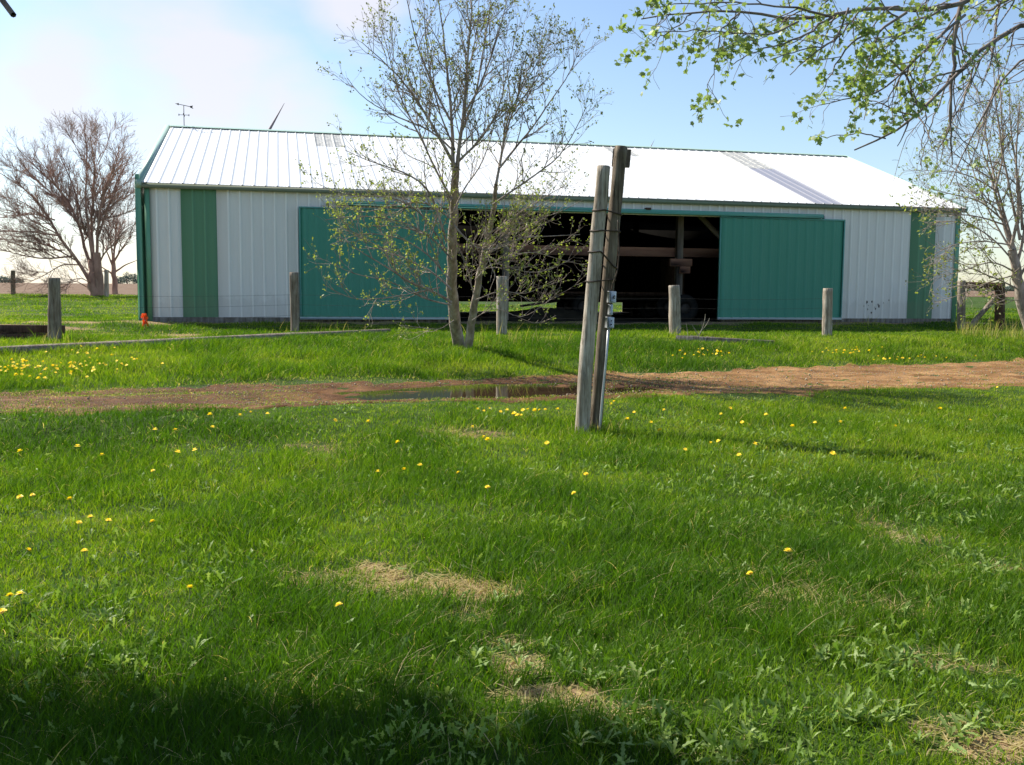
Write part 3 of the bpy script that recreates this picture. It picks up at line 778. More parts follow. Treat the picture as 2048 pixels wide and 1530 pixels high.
# spare tyre leaning near the right door
tyre = thing('tyre', 'black tyre lying in the shade beside the right sliding door', 'tyre', from_barn(15.75, .9, GZ), BTH)
mb = MB(); torus(mb, (0, 0, .40), .30, .15, 1); mb.build('casing', M['rubber'], tyre, True)
mb = MB(); mb.lathe([(0, -.05), (.17, -.05), (.2, 0), (.17, .05), (0, .05)], 14, M=Matrix.Translation((0, 0, .4)) @ Matrix.Rotation(math.pi / 2, 4, 'X')); mb.build('rim', M['iron'], tyre)
# heap of dark soil just inside the opening
hx = np.linspace(-3.4, 3.4, 60); hy = np.linspace(-1.5, 1.5, 26)
def heap(X, Y):
    r = np.sqrt((X / 3.3) ** 2 + (Y / 1.4) ** 2)
    return .42 * (1 - sstep(.05, 1, r)) * (.75 + .5 * fbm(X * 2 + 9, Y * 2, 83)) + (fbm(X * 7, Y * 7, 85) - .5) * .07 * (r < .95) - .05
V, Q = grid(hx, hy, heap)
o = link('soil_heap', make_mesh('soil_heap', V, Q, M['cell'], True), None, from_barn(11.6, 1.9, GZ)); o.rotation_euler = (0, 0, BTH)
tag(o, 'low dark heap of soil and litter inside the barn opening', 'soil heap')

# ------------------------------------------------------------------ weather vane and wind turbines
P = from_barn(.36, BD / 2, ZR + GZ + .03)
vane = thing('weather_vane', 'small metal weather vane standing on the barn ridge', 'weather vane', P, BTH)
mb = MB(); mb.tube([(0, 0, 0), (0, 0, .66)], .012, 6); mb.build('mast', M['iron'], vane)
mb = MB(); mb.tube([(-.26, 0, .72), (.26, 0, .63)], .011, 6)
mb.add([(-.26, -.004, .72), (-.15, -.004, .74), (-.16, -.004, .66)], [], [[0, 1, 2]])
mb.add([(.2, -.005, .66), (.3, -.005, .68), (.27, -.005, .63), (.31, -.005, .57), (.2, -.005, .61), (.2, .005, .66), (.3, .005, .68), (.27, .005, .63), (.31, .005, .57), (.2, .005, .61)], [[0, 1, 2, 4], [5, 9, 7, 6], [2, 3, 4, 4][:3] + [2]][:2], [[2, 3, 4], [7, 9, 8]])
mb.build('arrow', M['iron'], vane)
mb = MB(); mb.tube([(-.15, 0, .36), (.15, 0, .36)], .009, 6); mb.tube([(0, -.15, .36), (0, .15, .36)], .009, 6)
for a in range(4):
    c = np.array([math.cos(a * math.pi / 2), math.sin(a * math.pi / 2), 0]) * .16 + np.array([0, 0, .36]); mb.box(c - [.012, .012, .03], c + [.012, .012, .03])
mb.build('compass_arms', M['iron'], vane)

def turbine(tip, tipdir_px, Y, blen, chord, label):
    T = at(*tip, Y); E = at(tip[0] + tipdir_px[0] * 10, tip[1] + tipdir_px[1] * 10, Y)
    d = (E - T); d /= np.linalg.norm(d); hub = T + d * blen
    gz_ = float(G(hub[0], hub[1]))
    t = thing('wind_turbine', label, 'wind turbine', (hub[0], hub[1], gz_))
    base = np.array([hub[0], hub[1], gz_])
    m_ = MB(); H = max(hub[2] - gz_, 5)
    m_.tube([(0, 2.5, 0), (0, 2.5, H * .5), (0, 2.5, H)], [2.1, 1.7, 1.2], 16); m_.build('tower', M['galv'], t)
    m_ = MB(); m_.box((-1.5, 0, H - 1.5), (1.5, 7, H + 1.6), bev=.4); m_.build('nacelle', M['galv'], t)
    m_ = MB(); m_.lathe([(0, -2), (.9, -1.6), (1.4, 0), (1.4, 1.2)], 14, M=Matrix.Translation((0, -.6, H)) @ Matrix.Rotation(math.pi / 2, 4, 'X')); m_.build('hub', M['galv'], t)
    a0 = math.atan2(-d[2], -d[0])
    for k in range(3):
        a = a0 + k * 2 * math.pi / 3; dr = np.array([math.cos(a), 0, math.sin(a)]); pr = np.array([-math.sin(a), 0, math.cos(a)])
        m_ = MB(); rs = np.linspace(0, 1, 12); Vv = []
        for r in rs:
            c = chord * (.45 + .55 * min(r / .18, 1)) * (1 - .93 * max(r - .15, 0) / .85) ; tk = c * .16 + .05
            ctr = np.array([0, -1.2 - 1.6 * r * r, H]) + dr * r * blen
            for (u, w_) in ((-.35, 0), (.1, tk), (.65, 0), (.1, -tk)): Vv.append(ctr + pr * c * u + np.array([0, w_, 0]))
        Qq = [[i * 4 + j, i * 4 + (j + 1) % 4, (i + 1) * 4 + (j + 1) % 4, (i + 1) * 4 + j] for i in range(11) for j in range(4)]
        m_.add(Vv, Qq); m_.build('blade', M['blade'], t)
turbine((571, 208), (-.5, .866), 620, 42, 3.6, 'wind turbine whose grey blade rises behind the left half of the barn roof')
turbine((1309, 279), (-.45, .89), 2600, 42, 4.2, 'far wind turbine with one blade tip showing above the right half of the barn ridge')

# ------------------------------------------------------------------ timber: poles, posts, logs
def pole_pts(pix, Y0, Y1):
    n = len(pix); return np.array([at(p[0], p[1], Y0 + (Y1 - Y0) * i / (n - 1)) for i, p in enumerate(pix)])
def resample(P, n):
    P = np.asarray(P, float); s = np.concatenate([[0], np.cumsum(np.linalg.norm(np.diff(P, axis=0), axis=1))])
    t = np.linspace(0, s[-1], n); return np.stack([np.interp(t, s, P[:, k]) for k in range(3)], -1)
def smooth_path(P, n):
    P = resample(P, n)
    for _ in range(2): P[1:-1] = (P[:-2] + 2 * P[1:-1] + P[2:]) / 4
    return P
def round_post(name, label, cat, P, r0, r1, mat, group=None, seed=0, wob=.14, bury=.25, ends=None):
    P = smooth_path(P, max(10, int(len(P) * 6)))
    base = P[0].copy(); d = P[0] - P[1]; d /= np.linalg.norm(d)
    P = np.vstack([P[0] + d * bury, P])
    R = np.concatenate([[r0], np.linspace(r0, r1, len(P) - 1)])
    # worn top: last ring drawn in a little
    u = (P[-1] - P[-2]) / np.linalg.norm(P[-1] - P[-2])
    P = np.vstack([P, P[-1] + u * .006]); R = np.append(R, r1 * .9)
    mb_ = MB(); mb_.tube(P - base, R, 18, True, wob, seed)
    o_ = mb_.build(name, mat, None, False, base)
    return tag(o_, label, cat, group)
PA = pole_pts([(1164, 868), (1170, 760), (1179, 650), (1187, 560), (1195, 470), (1202, 400), (1207, 333)], 10.68, 10.72)
PB = pole_pts([(1190, 866), (1202, 720), (1213, 600), (1223, 490), (1231, 410), (1242, 293)], 10.80, 10.84)
PA[0][2] = min(PA[0][2], float(G(PA[0][0], PA[0][1]))); PB[0][2] = min(PB[0][2], float(G(PB[0][0], PB[0][1])))
pa = round_post('wooden_pole', 'shorter pale grey pole leaning in front, cabled to a taller one', 'pole', PA, .083, .071, M['wood_grey'], 'two cabled poles on the lawn', 3, .12)
PBs = smooth_path(PB, 40)
pbt = thing('wooden_pole', 'taller brown pole with a short board at its top, behind the shorter pale pole', 'pole', PB[0], 0, 'two cabled poles on the lawn')
Pq = np.vstack([PBs[0] - [0, 0, .25], PBs]) - PB[0]
mb = MB(); mb.tube(Pq, np.linspace(.072, .069, len(Pq)), 18, True, .12, 9); mb.build('shaft', M['wood_brown'], pbt)
tp = at(1242, 315, 10.99) - PB[0]
mb = MB(); Mx = Matrix.Translation(Vector(tp)) @ Matrix.Rotation(math.radians(4), 4, 'Y'); mb.box((-.092, .01, -.10), (.108, .06, .098), Mx, .006); mb.build('top_board', M['wood_brown'], pbt)

def wrap(y_l, y_r, label, r=.009, sag=0.0):
    # one turn of cable round both poles; y_l / y_r are heights of its left and right ends
    la = np.interp(0, [0], [0])
    def cen(P, z): return np.array([np.interp(z, P[:, 2], P[:, 0]), np.interp(z, P[:, 2], P[:, 1]), z])
    zl_ = at(1190, y_l, 10.68)[2]; zr_ = at(1225, y_r, 10.86)[2]
    ca, cb = cen(smooth_path(PA, 30), zl_), cen(PBs, zr_)
    ra = np.interp(zl_, [0, 2.9], [.083, .071]) + r * .8; rb = .071 + r * .8
    pts = []
    ax = cb - ca; ax[2] = 0; a0 = math.atan2(ax[1], ax[0])
    for t in np.linspace(math.pi / 2, 3 * math.pi / 2, 14): pts.append(ca + [ra * math.cos(a0 + t), ra * math.sin(a0 + t), 0.004 * math.sin(3 * t)])
    for t in np.linspace(-math.pi / 2, math.pi / 2, 14): pts.append(cb + [rb * math.cos(a0 + t), rb * math.sin(a0 + t), 0.004 * math.sin(3 * t)])
    pts.append(pts[0])
    pts = resample(np.array(pts), 70)
    mb_ = MB(); mb_.tube(pts, r, 6, False)
    o_ = mb_.build('cable_loop', M['cable']); tag(o_, label, 'cable', 'cable loops round the poles')
wrap(421, 430, 'topmost dark cable loop round the two poles')
wrap(462, 464, 'second dark cable loop from the top round the two poles')
wrap(504, 535, 'slanting dark cable loop round the two poles')
wrap(563, 560, 'lowest dark cable loop, above the grey electric boxes', .008)

# electrical boxes and conduit on the taller pole
Yb = 10.71
bx = thing('electric_outlet', 'grey electric boxes on a conduit running down the taller pole', 'electric box', at(1198, 866, Yb))
b0 = at(1198, 866, Yb)
def ebox(cx, cy, w, h, name, dp=.07):
    c = at(cx, cy, Yb) - b0; m_ = MB(); k = Yb / F
    Mx_ = Matrix.Translation(Vector(c)) @ Matrix.Rotation(math.radians(22), 4, 'Z') @ Matrix.Rotation(math.radians(2), 4, 'Y')
    m_.box((-w * k / 2, -dp / 2, -h * k / 2), (w * k / 2, dp / 2, h * k / 2), Mx_, .005)
    e = m_.build(name, M['galv'], bx)
    m_ = MB(); m_.box((-w * k * .36, -dp / 2 - .008, -h * k * .4), (w * k * .36, -dp / 2 - .001, h * k * .4), Mx_, .002); m_.build('cover_plate', M['galv'], e)
    return e, Mx_, w * k, h * k
e, Mx_, w_, h_ = ebox(1223, 594, 15, 23, 'upper_box')
mb = MB(); th = np.linspace(.3, math.pi * 2 - .3, 12); pts = [np.array(Mx_ @ Vector((.012 + .010 * math.cos(t), -.046, .016 * math.sin(t)))) for t in th]
mb.tube(np.array(pts), .0035, 5); mb.build('outlet_lid', M['iron'], e)
ebox(1220.5, 619, 8, 21, 'coupling', .05)
e, Mx_, w_, h_ = ebox(1219, 645, 15, 22, 'lower_box')
for q in (-.02, .02):
    mb = MB(); mb.lathe([(0, 0), (.006, 0), (.006, .008), (0, .008)], 8, M=Mx_ @ Matrix.Translation((0.0, -.043, q)) @ Matrix.Rotation(math.pi / 2, 4, 'X')); mb.build('screw', M['iron'], e)
mb = MB(); mb.tube(np.array([at(1217, 656, Yb), at(1212, 720, Yb), at(1205, 790, Yb), at(1199, 862, Yb), at(1198, 880, Yb + .01)]) - b0, .0125, 8); mb.build('conduit', M['galv'], bx, True)
mb = MB(); mb.tube(smooth_path(np.array([at(1236, 440, Yb - .02), at(1238, 500, Yb - .02), at(1236, 535, Yb - .02), at(1232, 552, Yb - .03), at(1226, 566, Yb - .02), at(1222, 584, Yb)]), 24) - b0, .0075, 6); mb.build('feed_cable', M['cable'], bx)

def fence_post(px, yb, yt, wpx, label, Y=None, mat='wood_post', lean=0, group='round posts before the barn', seed=1, name='fence_post', wt=None):
    b_ = gp(px, yb) if Y is None else at(px, yb, Y)
    t_ = at(px + lean, yt, b_[1]); r = wpx * b_[1] / F / 2
    gz_ = float(G(b_[0], b_[1])); b_[2] = min(b_[2], gz_)
    return round_post(name, label, 'post', np.array([b_, (b_ + t_) / 2, t_]), r, r * .95, M[mat], group, seed, .2), b_
FP = []
for a in [(110, 685, 556, 25, 'thick weathered post at the end of the long log, beside the low planks', None, 'wood_post', -2, 'round posts before the barn', 11),
          (590, 665, 545, 18, 'weathered post at the left edge of the left sliding door', None, 'wood_post', -2, 'round posts before the barn', 12),
          (1004, 669, 553, 22, 'pale mottled post behind the leafing two-stemmed tree', None, 'wood_grey', 0, 'round posts before the barn', 13),
          (1350, 670, 571, 23, 'cracked grey post before the dark opening, near the dead twig', None, 'wood_grey', -2, 'round posts before the barn', 14),
          (1654, 656, 577, 19, 'grey post in front of the right sliding door', 24.5, 'wood_grey', 2, 'round posts before the barn', 15)]:
    o_, b_ = fence_post(*a); FP.append(b_)
fence_post(26, 586, 541, 9, 'distant thin brown post at the edge of the brown field', 45, 'wood_brown', 0, 'posts far beyond the yard', 16)
fence_post(213, 587, 540, 9, 'distant pale grey post between the bare trees', 44, 'wood_grey', 0, 'posts far beyond the yard', 17)
# wire strands strung along the posts
wf = thing('wire_fence', 'thin wire strands strung along the posts before the barn', 'wire fence', FP[0])
for h in (.18, .42, .68, .92):
    for k in range(4):
        A_, B2 = FP[k] + [0, .11, h], FP[k + 1] + [0, .11, h]
        t = np.linspace(0, 1, 10)[:, None]; P = A_ * (1 - t) + B2 * t; P[:, 2] -= .03 * (1 - (2 * t[:, 0] - 1) ** 2)
        mb = MB(); mb.tube(P - FP[0], .0022, 4, False); mb.build('strand', M['iron'], wf)

# logs
def log(p0, p1, r, label, mat, seed, name='log', h=.6):
    A_ = gp(*p0); B2 = gp(*p1); n = 16; t = np.linspace(0, 1, n)[:, None]; P = A_ * (1 - t) + B2 * t
    P[:, 2] = np.linspace(float(G(A_[0], A_[1])), float(G(B2[0], B2[1])), n) + r * h
    k = np.maximum(P[:, 2], G(P[:, 0], P[:, 1]) + r * .25); P[:, 2] = .5 * P[:, 2] + .5 * k
    c = P[0].copy(); mb_ = MB(); mb_.tube(P - c, np.linspace(r, r * .9, n), 12, True, .3, seed)
    o_ = mb_.build(name, mat, None, False, c); return tag(o_, label, 'log')
def wood_x(m): return m
log((-30, 712), (777, 667), .085, 'long grey log lying in the grass from the left edge to the left door', M['wood_post'], 21)
# square timber on the right
A_, B2 = gp(1352, 682), gp(1548, 693)
A_[2] = float(G(A_[0], A_[1])); B2[2] = float(G(B2[0], B2[1])); d = B2 - A_; ln = np.linalg.norm(d)
o_ = thing('timber', 'weathered square timber with a reddish end lying by the dead twig', 'timber', A_, math.atan2(d[1], d[0]))
mb = MB(); mb.box((0, -.08, -.03), (ln, .08, .13), Matrix.Rotation(-math.asin(d[2] / ln), 4, 'Y'), .012); mb.build('beam', M['wood_post'], o_)
mb = MB(); mb.box((ln, -.078, -.028), (ln + .008, .078, .128), Matrix.Rotation(-math.asin(d[2] / ln), 4, 'Y'), .003); mb.build('end_grain', M['wood_rail'], o_)
# low plank trough at the left edge
YT2 = FP[0][1] + .35
A_ = at(-60, 690, YT2)
tr = thing('plank_trough', 'low dark plank trough behind the thick post at the left edge', 'trough', (A_[0], A_[1], float(G(A_[0], A_[1]))))
zg = float(G(A_[0], A_[1])); wl = (104 + 60) * YT2 / F
za, zb = at(40, 650, YT2)[2] - zg, at(40, 664, YT2)[2] - zg; zc, zd = at(40, 668, YT2)[2] - zg, at(40, 680, YT2)[2] - zg
mb = MB(); mb.box((0, 0, zb), (wl, .05, za), bev=.006); mb.build('plank', M['wood_dark'], tr)
mb = MB(); mb.box((0, .002, zd), (wl, .052, zc), bev=.006); mb.build('plank', M['wood_dark'], tr)
mb = MB(); mb.box((0, .56, zd), (wl, .61, za - .02), bev=.006); mb.build('plank', M['wood_dark'], tr)
mb = MB(); mb.box((0, .05, zd - .02), (wl, .56, zd + .01)); mb.build('trough_floor', M['wood_dark'], tr)
for q in (.5, wl - .14):
    mb = MB(); mb.box((q, .056, -.2), (q + .09, .12, za - .03), bev=.005); mb.build('leg', M['wood_dark'], tr)
# corner brace on the right
br = thing('fence_brace', 'ivy grown timber fence brace with two posts beyond the barn corner', 'fence brace', gp(1922, 660))
b0 = np.array(br.location)
Yr = b0[1]
def bp(px, py, dy=0): return at(px, py, Yr + dy) - b0
for px, w, yt in ((1922, 15, 561), (1999, 19, 566)):
    mb = MB(); mb.tube(resample([bp(px, 668), bp(px + 1, yt)], 10), w * Yr / F / 2, 12, True, .12, int(px)); mb.build('post', M['wood_post'] if px < 1950 else M['wood_dark'], br)
mb = MB(); mb.tube(resample([bp(1926, 570, .02), bp(1996, 572, .02)], 8), 7 * Yr / F, 10, True, .1, 5); mb.build('crossbar', M['wood_dark'], br)
mb = MB(); mb.tube(resample([bp(1938, 656, .05), bp(1990, 596, .05)], 8), 5 * Yr / F, 10, True, .1, 6); mb.build('diagonal_brace', M['wood_post'], br)
# ------------------------------------------------------------------ orange marker at the barn corner
P = gp(290, 655)
om = thing('flagging_tape', 'crumpled bright orange flagging tape tied at the barn corner', 'marker', P)
mb = MB(); hh = at(290, 629, P[1])[2] - P[2]
mb.tube([(0, 0, -.05), (.01, 0, hh * .9)], .012, 6); mb.build('stake', M['wood_grey'], om)
V, Qs, tn, off2 = [], [], [], 0
for k in range(46):
    a = RS.uniform(0, 6.28); z0 = hh * RS.uniform(.2, 1.0); r = RS.uniform(.03, .095); l = RS.uniform(.05, .16); pts = []
    for t in np.linspace(0, 1, 5):
        c = np.array([math.cos(a + t) * r * t ** .6, math.sin(a + t) * r * t ** .6, max(z0 + .05 * math.sin(t * 3) - l * t * t, .0)])
        pts += [c + [0, 0, -.018], c + [RS.normal(0, .008), RS.normal(0, .008), .018]]
    V += pts; Qs += [[off2 + 2 * i, off2 + 2 * i + 2, off2 + 2 * i + 3, off2 + 2 * i + 1] for i in range(4)]; off2 += 10; tn += [RS.rand()] * 10
link('ribbons', make_mesh('ribbons', V, np.array(Qs), M['orange'], False, {'tint': tn}), om)

# ------------------------------------------------------------------ trees
class Twigs:
    def __init__(s, seed): s.g = {}; s.r = np.random.RandomState(seed); s.leaf = []
    def add(s, P, R, key='branch', m=5): s.g.setdefault((key, len(P), m), []).append((P, R))
    def mesh(s, key):
        Vs, Fs, off = [], [], 0
        for (k, K, m), lst in s.g.items():
            if k != key: continue
            P = np.array([a for a, _ in lst]); R = np.array([b for _, b in lst]); n = len(P)
            T = np.gradient(P, axis=1); T /= np.linalg.norm(T, axis=2, keepdims=True) + 1e-9
            m0 = T.mean(1); ref = np.where(np.abs(m0[:, 2:3]) < .75, np.array([[0, 0, 1.]]), np.array([[1., 0, 0]]))[:, None, :]
            A = np.cross(T, np.broadcast_to(ref, T.shape)); A /= np.linalg.norm(A, axis=2, keepdims=True) + 1e-9
            B = np.cross(T, A); ang = np.arange(m) * 2 * np.pi / m
            Vv = P[:, :, None, :] + R[:, :, None, None] * (A[:, :, None, :] * np.cos(ang)[None, None, :, None] + B[:, :, None, :] * np.sin(ang)[None, None, :, None])
            o_ = np.arange(n)[:, None, None] * (K * m); i = np.arange(K - 1)[None, :, None] * m; j = np.arange(m)[None, None, :]; j2 = (j + 1) % m
            Qq = np.stack([o_ + i + j, o_ + i + j2, o_ + i + m + j2, o_ + i + m + j], -1).reshape(-1, 4) + off
            Vs.append(Vv.reshape(-1, 3)); Fs.append(Qq); off += n * K * m
        return np.vstack(Vs), np.vstack(Fs)
    def grow(s, P, R, spec, lv):
        if lv >= len(spec): return
        sp_ = spec[lv]; r = s.r
        seg = np.linalg.norm(np.diff(P, axis=0), axis=1); cum = np.concatenate([[0], np.cumsum(seg)]); Ln = cum[-1]
        n = r.poisson(sp_['dens'] * Ln * (1 - sp_.get('t0', .15))) + sp_.get('min', 0)
        for _ in range(n):
            t = sp_.get('t0', .15) + (1 - sp_.get('t0', .15)) * r.rand()
            d_ = t * Ln; k = min(np.searchsorted(cum, d_, side='right') - 1, len(P) - 2); u = (d_ - cum[k]) / max(seg[k], 1e-6)
            p = P[k] * (1 - u) + P[k + 1] * u; rad = R[k] * (1 - u) + R[k + 1] * u
            tan = (P[k + 1] - P[k]) / max(seg[k], 1e-6)
            q = r.normal(0, 1, 3); q -= tan * (q @ tan); q /= np.linalg.norm(q) + 1e-9
            an = r.uniform(*sp_['ang']); d = tan * math.cos(an) + q * math.sin(an); d[2] += sp_.get('up', 0) * r.uniform(.3, 1.3); d /= np.linalg.norm(d)
            ln = sp_['len'] * r.uniform(.55, 1.35) * (1 - sp_.get('taper', .5) * t)
            K = sp_.get('K', 5); pts = [p]
            for _k in range(K - 1):
                d = d + r.normal(0, sp_.get('wig', .15), 3) + np.array([0, 0, sp_.get('trop', .05)]); d /= np.linalg.norm(d)
                pts.append(pts[-1] + d * ln / (K - 1))
            pts = np.array(pts); r0 = min(rad * .65, sp_['r']); Rr = np.linspace(r0, max(r0 * .45, sp_.get('rmin', .0015)), K)
            s.add(pts, Rr, 'branch', sp_.get('m', 4))
            if sp_.get('leaf', 0) and r.rand() < sp_['leaf']: s.leaf.append((pts[-1], d.copy(), 0))
            if sp_.get('leafmid', 0):
                for q_ in range(r.poisson(sp_['leafmid'])):
                    kk = r.randint(1, K); s.leaf.append((pts[kk].copy(), d.copy(), 1))
            s.grow(pts, Rr, spec, lv + 1)
    def limb(s, pix, Y0, Y1, r0, r1, spec, key='branch', m=8, K=14, lv=0, yc=0.0):
        n = len(pix); P = []
        for i, q in enumerate(pix):
            t = i / (n - 1); P.append(at(q[0], q[1], Y0 + (Y1 - Y0) * t + yc * math.sin(t * 3.14)))
        P = smooth_path(np.array(P), K); R = np.linspace(r0, r1, K)
        P[1:-1] += s.r.normal(0, r0 * .12, (K - 2, 3))
        s.add(P, R, key, m); s.grow(P, R, spec, lv); return P

def scatter(tv, tf, pos, Rm, sc, tint):
    """copies of a small leaf template gathered into one foliage mesh"""
    n, k = len(pos), len(tv)
    V = np.einsum('nij,kj->nki', Rm, tv) * sc[:, None, None] + pos[:, None, :]
    Ff = [(np.arange(n)[:, None, None] * k + f[None]).reshape(-1, f.shape[1]) for f in tf]
    return V.reshape(-1, 3), Ff, np.repeat(tint, k)
def rot_from(d, r, roll=None):
    # columns: x side, y along d, z normal
    d = d / (np.linalg.norm(d, axis=1, keepdims=True) + 1e-9)
    q = r.normal(0, 1, d.shape); x = np.cross(d, q); x /= np.linalg.norm(x, axis=1, keepdims=True) + 1e-9
    z = np.cross(x, d); return np.stack([x, d, z], -1)
OVAL = (np.array([[0, 0, 0], [.26, .38, .06], [0, .5, -.03], [-.26, .38, .06], [0, 1, -.08], [.2, .72, .04], [-.2, .72, .04]]), [np.array([[0, 1, 2, 3], [2, 1, 5, 4], [3, 2, 4, 6]])])
JAG = (np.array([[0, 0, 0], [.07, .2, .02], [.03, .27, .0], [.13, .42, .03], [.05, .5, 0], [.19, .7, .03], [.08, .76, -.02], [0, 1, -.10], [-.08, .76, -.02], [-.19, .7, .03], [-.05, .5, 0], [-.13, .42, .03], [-.03, .27, 0], [-.07, .2, .02]]),
       [np.array([[0, 1, 2], [0, 12, 13], [0, 2, 12], [2, 3, 4], [12, 10, 11], [4, 5, 6], [10, 8, 9], [6, 7, 8]]), np.array([[2, 4, 10, 12], [4, 6, 8, 10]])])
mo = [(0, 0), (.18, .10), (.42, .02), (.36, .22), (.62, .42), (.40, .48), (.30, .62), (.16, .60), (0, 1), (-.16, .60), (-.30, .62), (-.40, .48), (-.62, .42), (-.36, .22), (-.42, .02), (-.18, .10)]
MAPLE = (np.array([[0, .35, 0]] + [[x, y, -.22 * x * x + .06 * abs(x) - .12 * y * y] for x, y in mo]), [np.array([[0, i + 1, (i + 1) % len(mo) + 1] for i in range(len(mo))])])

def foliage(tw, tmpl, per, size, spread, tintf, droop=0.0, outd=.7):
    r = tw.r; P, D, S, T = [], [], [], []
    for (p, d, k) in tw.leaf:
        n = max(1, r.poisson(per)); tc = tintf(p, r)
        for _ in range(n):
            q = r.normal(0, 1, 3); dd = d * outd + q * .7; dd[2] -= droop
            P.append(p + r.normal(0, spread, 3)); D.append(dd); S.append(size * r.uniform(.6, 1.25)); T.append(np.clip(tc + r.normal(0, .14), 0, 1))
    P, D, S, T = map(np.array, (P, D, S, T))
    return scatter(tmpl[0], tmpl[1], P, rot_from(D, r), S, T)

def finish_tree(tw, root, barkm, trunkm, fol=None, folm=None, base=None):
    b_ = np.array(root.location)
    V, Fq = tw.mesh('trunk'); link('trunk', make_mesh('trunk', V - b_, Fq, trunkm, True), root)
    V, Fq = tw.mesh('branch'); link('branches', make_mesh('branches', V - b_, Fq, barkm, True), root)
    if fol is not None:
        V, Ff, T = fol; link('foliage', make_mesh('foliage', V - b_, Ff, folm, False, {'tint': T}), root)

# --- leafing two-stemmed tree before the barn
YT = 17.0
tw = Twigs(5)
SP = [dict(dens=6.4, len=.9, ang=(.45, 1.0), up=.25, trop=.10, r=.010, K=6, m=4, t0=.08, taper=.45, wig=.16, leaf=.6, leafmid=.35),
      dict(dens=10, len=.36, ang=(.35, 1.0), up=.18, trop=.06, r=.0065, rmin=.0026, K=4, m=3, t0=.12, taper=.3, wig=.2, leaf=.8, leafmid=.45),
      dict(dens=4.0, len=.14, ang=(.5, 1.2), up=.1, r=.004, K=3, m=3, t0=.2, leaf=.85, leafmid=.2)]
b1 = gp(918, 692); b2 = gp(936, 697)
T1 = [(918, 700), (910, 640), (904, 560), (904, 480), (908, 400), (912, 332)]
tw.limb(T1, b1[1], 17.0, .125, .062, SP[1:], 'trunk', 12, 20)
T2 = [(934, 704), (944, 640), (957, 560), (972, 490), (985, 430), (992, 369)]
tw.limb(T2, b2[1], 17.2, .09, .034, SP[1:], 'trunk', 10, 18)
for pix, y1, r0 in [([(912, 334), (898, 312), (870, 259), (820, 178), (770, 125), (723, 84)], 16.4, .055), ([(906, 334), (905, 250), (897, 162), (886, 62), (868, -60)], 17.3, .07), ([(915, 334), (917, 297), (928, 231), (932, 162), (939, 78), (948, -70)], 16.7, .07),
                    ([(926, 232), (960, 175), (989, 94), (1010, 20), (1024, -50)], 17.6, .04), ([(918, 322), (940, 300), (967, 275), (1000, 215), (1020, 120), (1035, 50)], 16.3, .04), ([(905, 300), (857, 256), (789, 234), (714, 188), (695, 156)], 17.2, .035),
                    ([(893, 483), (870, 410), (856, 370), (807, 342), (735, 322), (690, 300)], 16.2, .045), ([(903, 605), (870, 582), (821, 568), (786, 540), (730, 510), (676, 470)], 16.3, .05), ([(903, 580), (870, 545), (807, 515), (736, 483), (680, 455)], 17.5, .035),
                    ([(908, 450), (940, 490), (970, 508), (1040, 473), (1090, 473), (1160, 469)], 16.5, .035), ([(905, 520), (860, 470), (800, 440), (720, 430), (650, 440)], 16.9, .03), ([(880, 575), (800, 592), (740, 600), (700, 598), (650, 570)], 16.1, .025),
                    ([(992, 369), (1003, 312), (1007, 281), (1026, 225), (1048, 156), (1073, 103)], 17.5, .05), ([(1000, 335), (1026, 300), (1070, 250), (1101, 200), (1136, 156), (1158, 100)], 17.2, .038), ([(985, 410), (1010, 392), (1057, 359), (1120, 315), (1151, 260), (1172, 215)], 16.6, .035),
                    ([(950, 560), (985, 520), (1030, 540), (1080, 548), (1140, 520)], 16.5, .02), ([(975, 480), (1030, 430), (1080, 400), (1130, 370)], 17.6, .025), ([(905, 400), (870, 340), (850, 290), (800, 200), (780, 120), (760, 40)], 17.6, .04), ([(925, 260), (950, 200), (965, 110), (980, 20), (985, -60)], 17.5, .04),
                    ([(900, 240), (860, 160), (830, 80), (815, 0), (800, -60)], 17.0, .04), ([(945, 640), (990, 610), (1040, 640), (1090, 610), (1120, 580)], 16.6, .015), ([(908, 640), (880, 660), (840, 655), (800, 650)], 16.8, .014), ([(950, 600), (930, 520), (960, 460)], 16.9, .02),
                    ([(893, 500), (840, 420), (780, 390), (700, 395), (640, 370)], 16.7, .03), ([(900, 560), (850, 500), (790, 470), (720, 465), (660, 490)], 17.4, .03), ([(903, 610), (850, 600), (780, 560), (710, 550), (650, 520)], 16.7, .03), ([(905, 440), (850, 400), (790, 410), (720, 430), (680, 400)], 17.6, .028),
                    ([(955, 540), (1000, 470), (1050, 440), (1110, 430), (1165, 400)], 16.9, .026), ([(960, 520), (1010, 520), (1060, 500), (1120, 520), (1170, 530)], 17.1, .022), ([(950, 600), (1000, 580), (1050, 590), (1110, 560)], 17.3, .02), ([(975, 470), (1020, 440), (1060, 410), (1120, 420)], 16.4, .022), ([(908, 420), (930, 370), (960, 340), (990, 250), (1000, 180)], 17.3, .028),
                    ([(910, 300), (880, 230), (860, 150), (850, 60), (845, -40)], 16.2, .03), ([(930, 240), (935, 150), (955, 60), (960, -40)], 17.9, .03), ([(1026, 225), (1050, 190), (1080, 150), (1100, 110)], 17.2, .022), ([(1020, 240), (1060, 190), (1075, 140), (1090, 100)], 17.7, .022), ([(1000, 330), (1010, 250), (1035, 190), (1085, 110), (1100, 70)], 16.9, .03)]:
    tw.limb(pix, 17.0, y1, r0 * .55, .005, SP, 'branch', 6, 14)
def tint_bud(p, r):
    low = sstep(5.0, 2.8, p[2]); return float(.28 + .42 * low + .22 * (r.rand() - .4) + (.25 if (p[0] > .5 and 4.2 < p[2] < 5.6) else 0))
root = thing('leafing_tree', 'young two-stemmed tree in small spring leaf between the track and the barn', 'tree', (b1[0], b1[1], float(G(b1[0], b1[1]))))
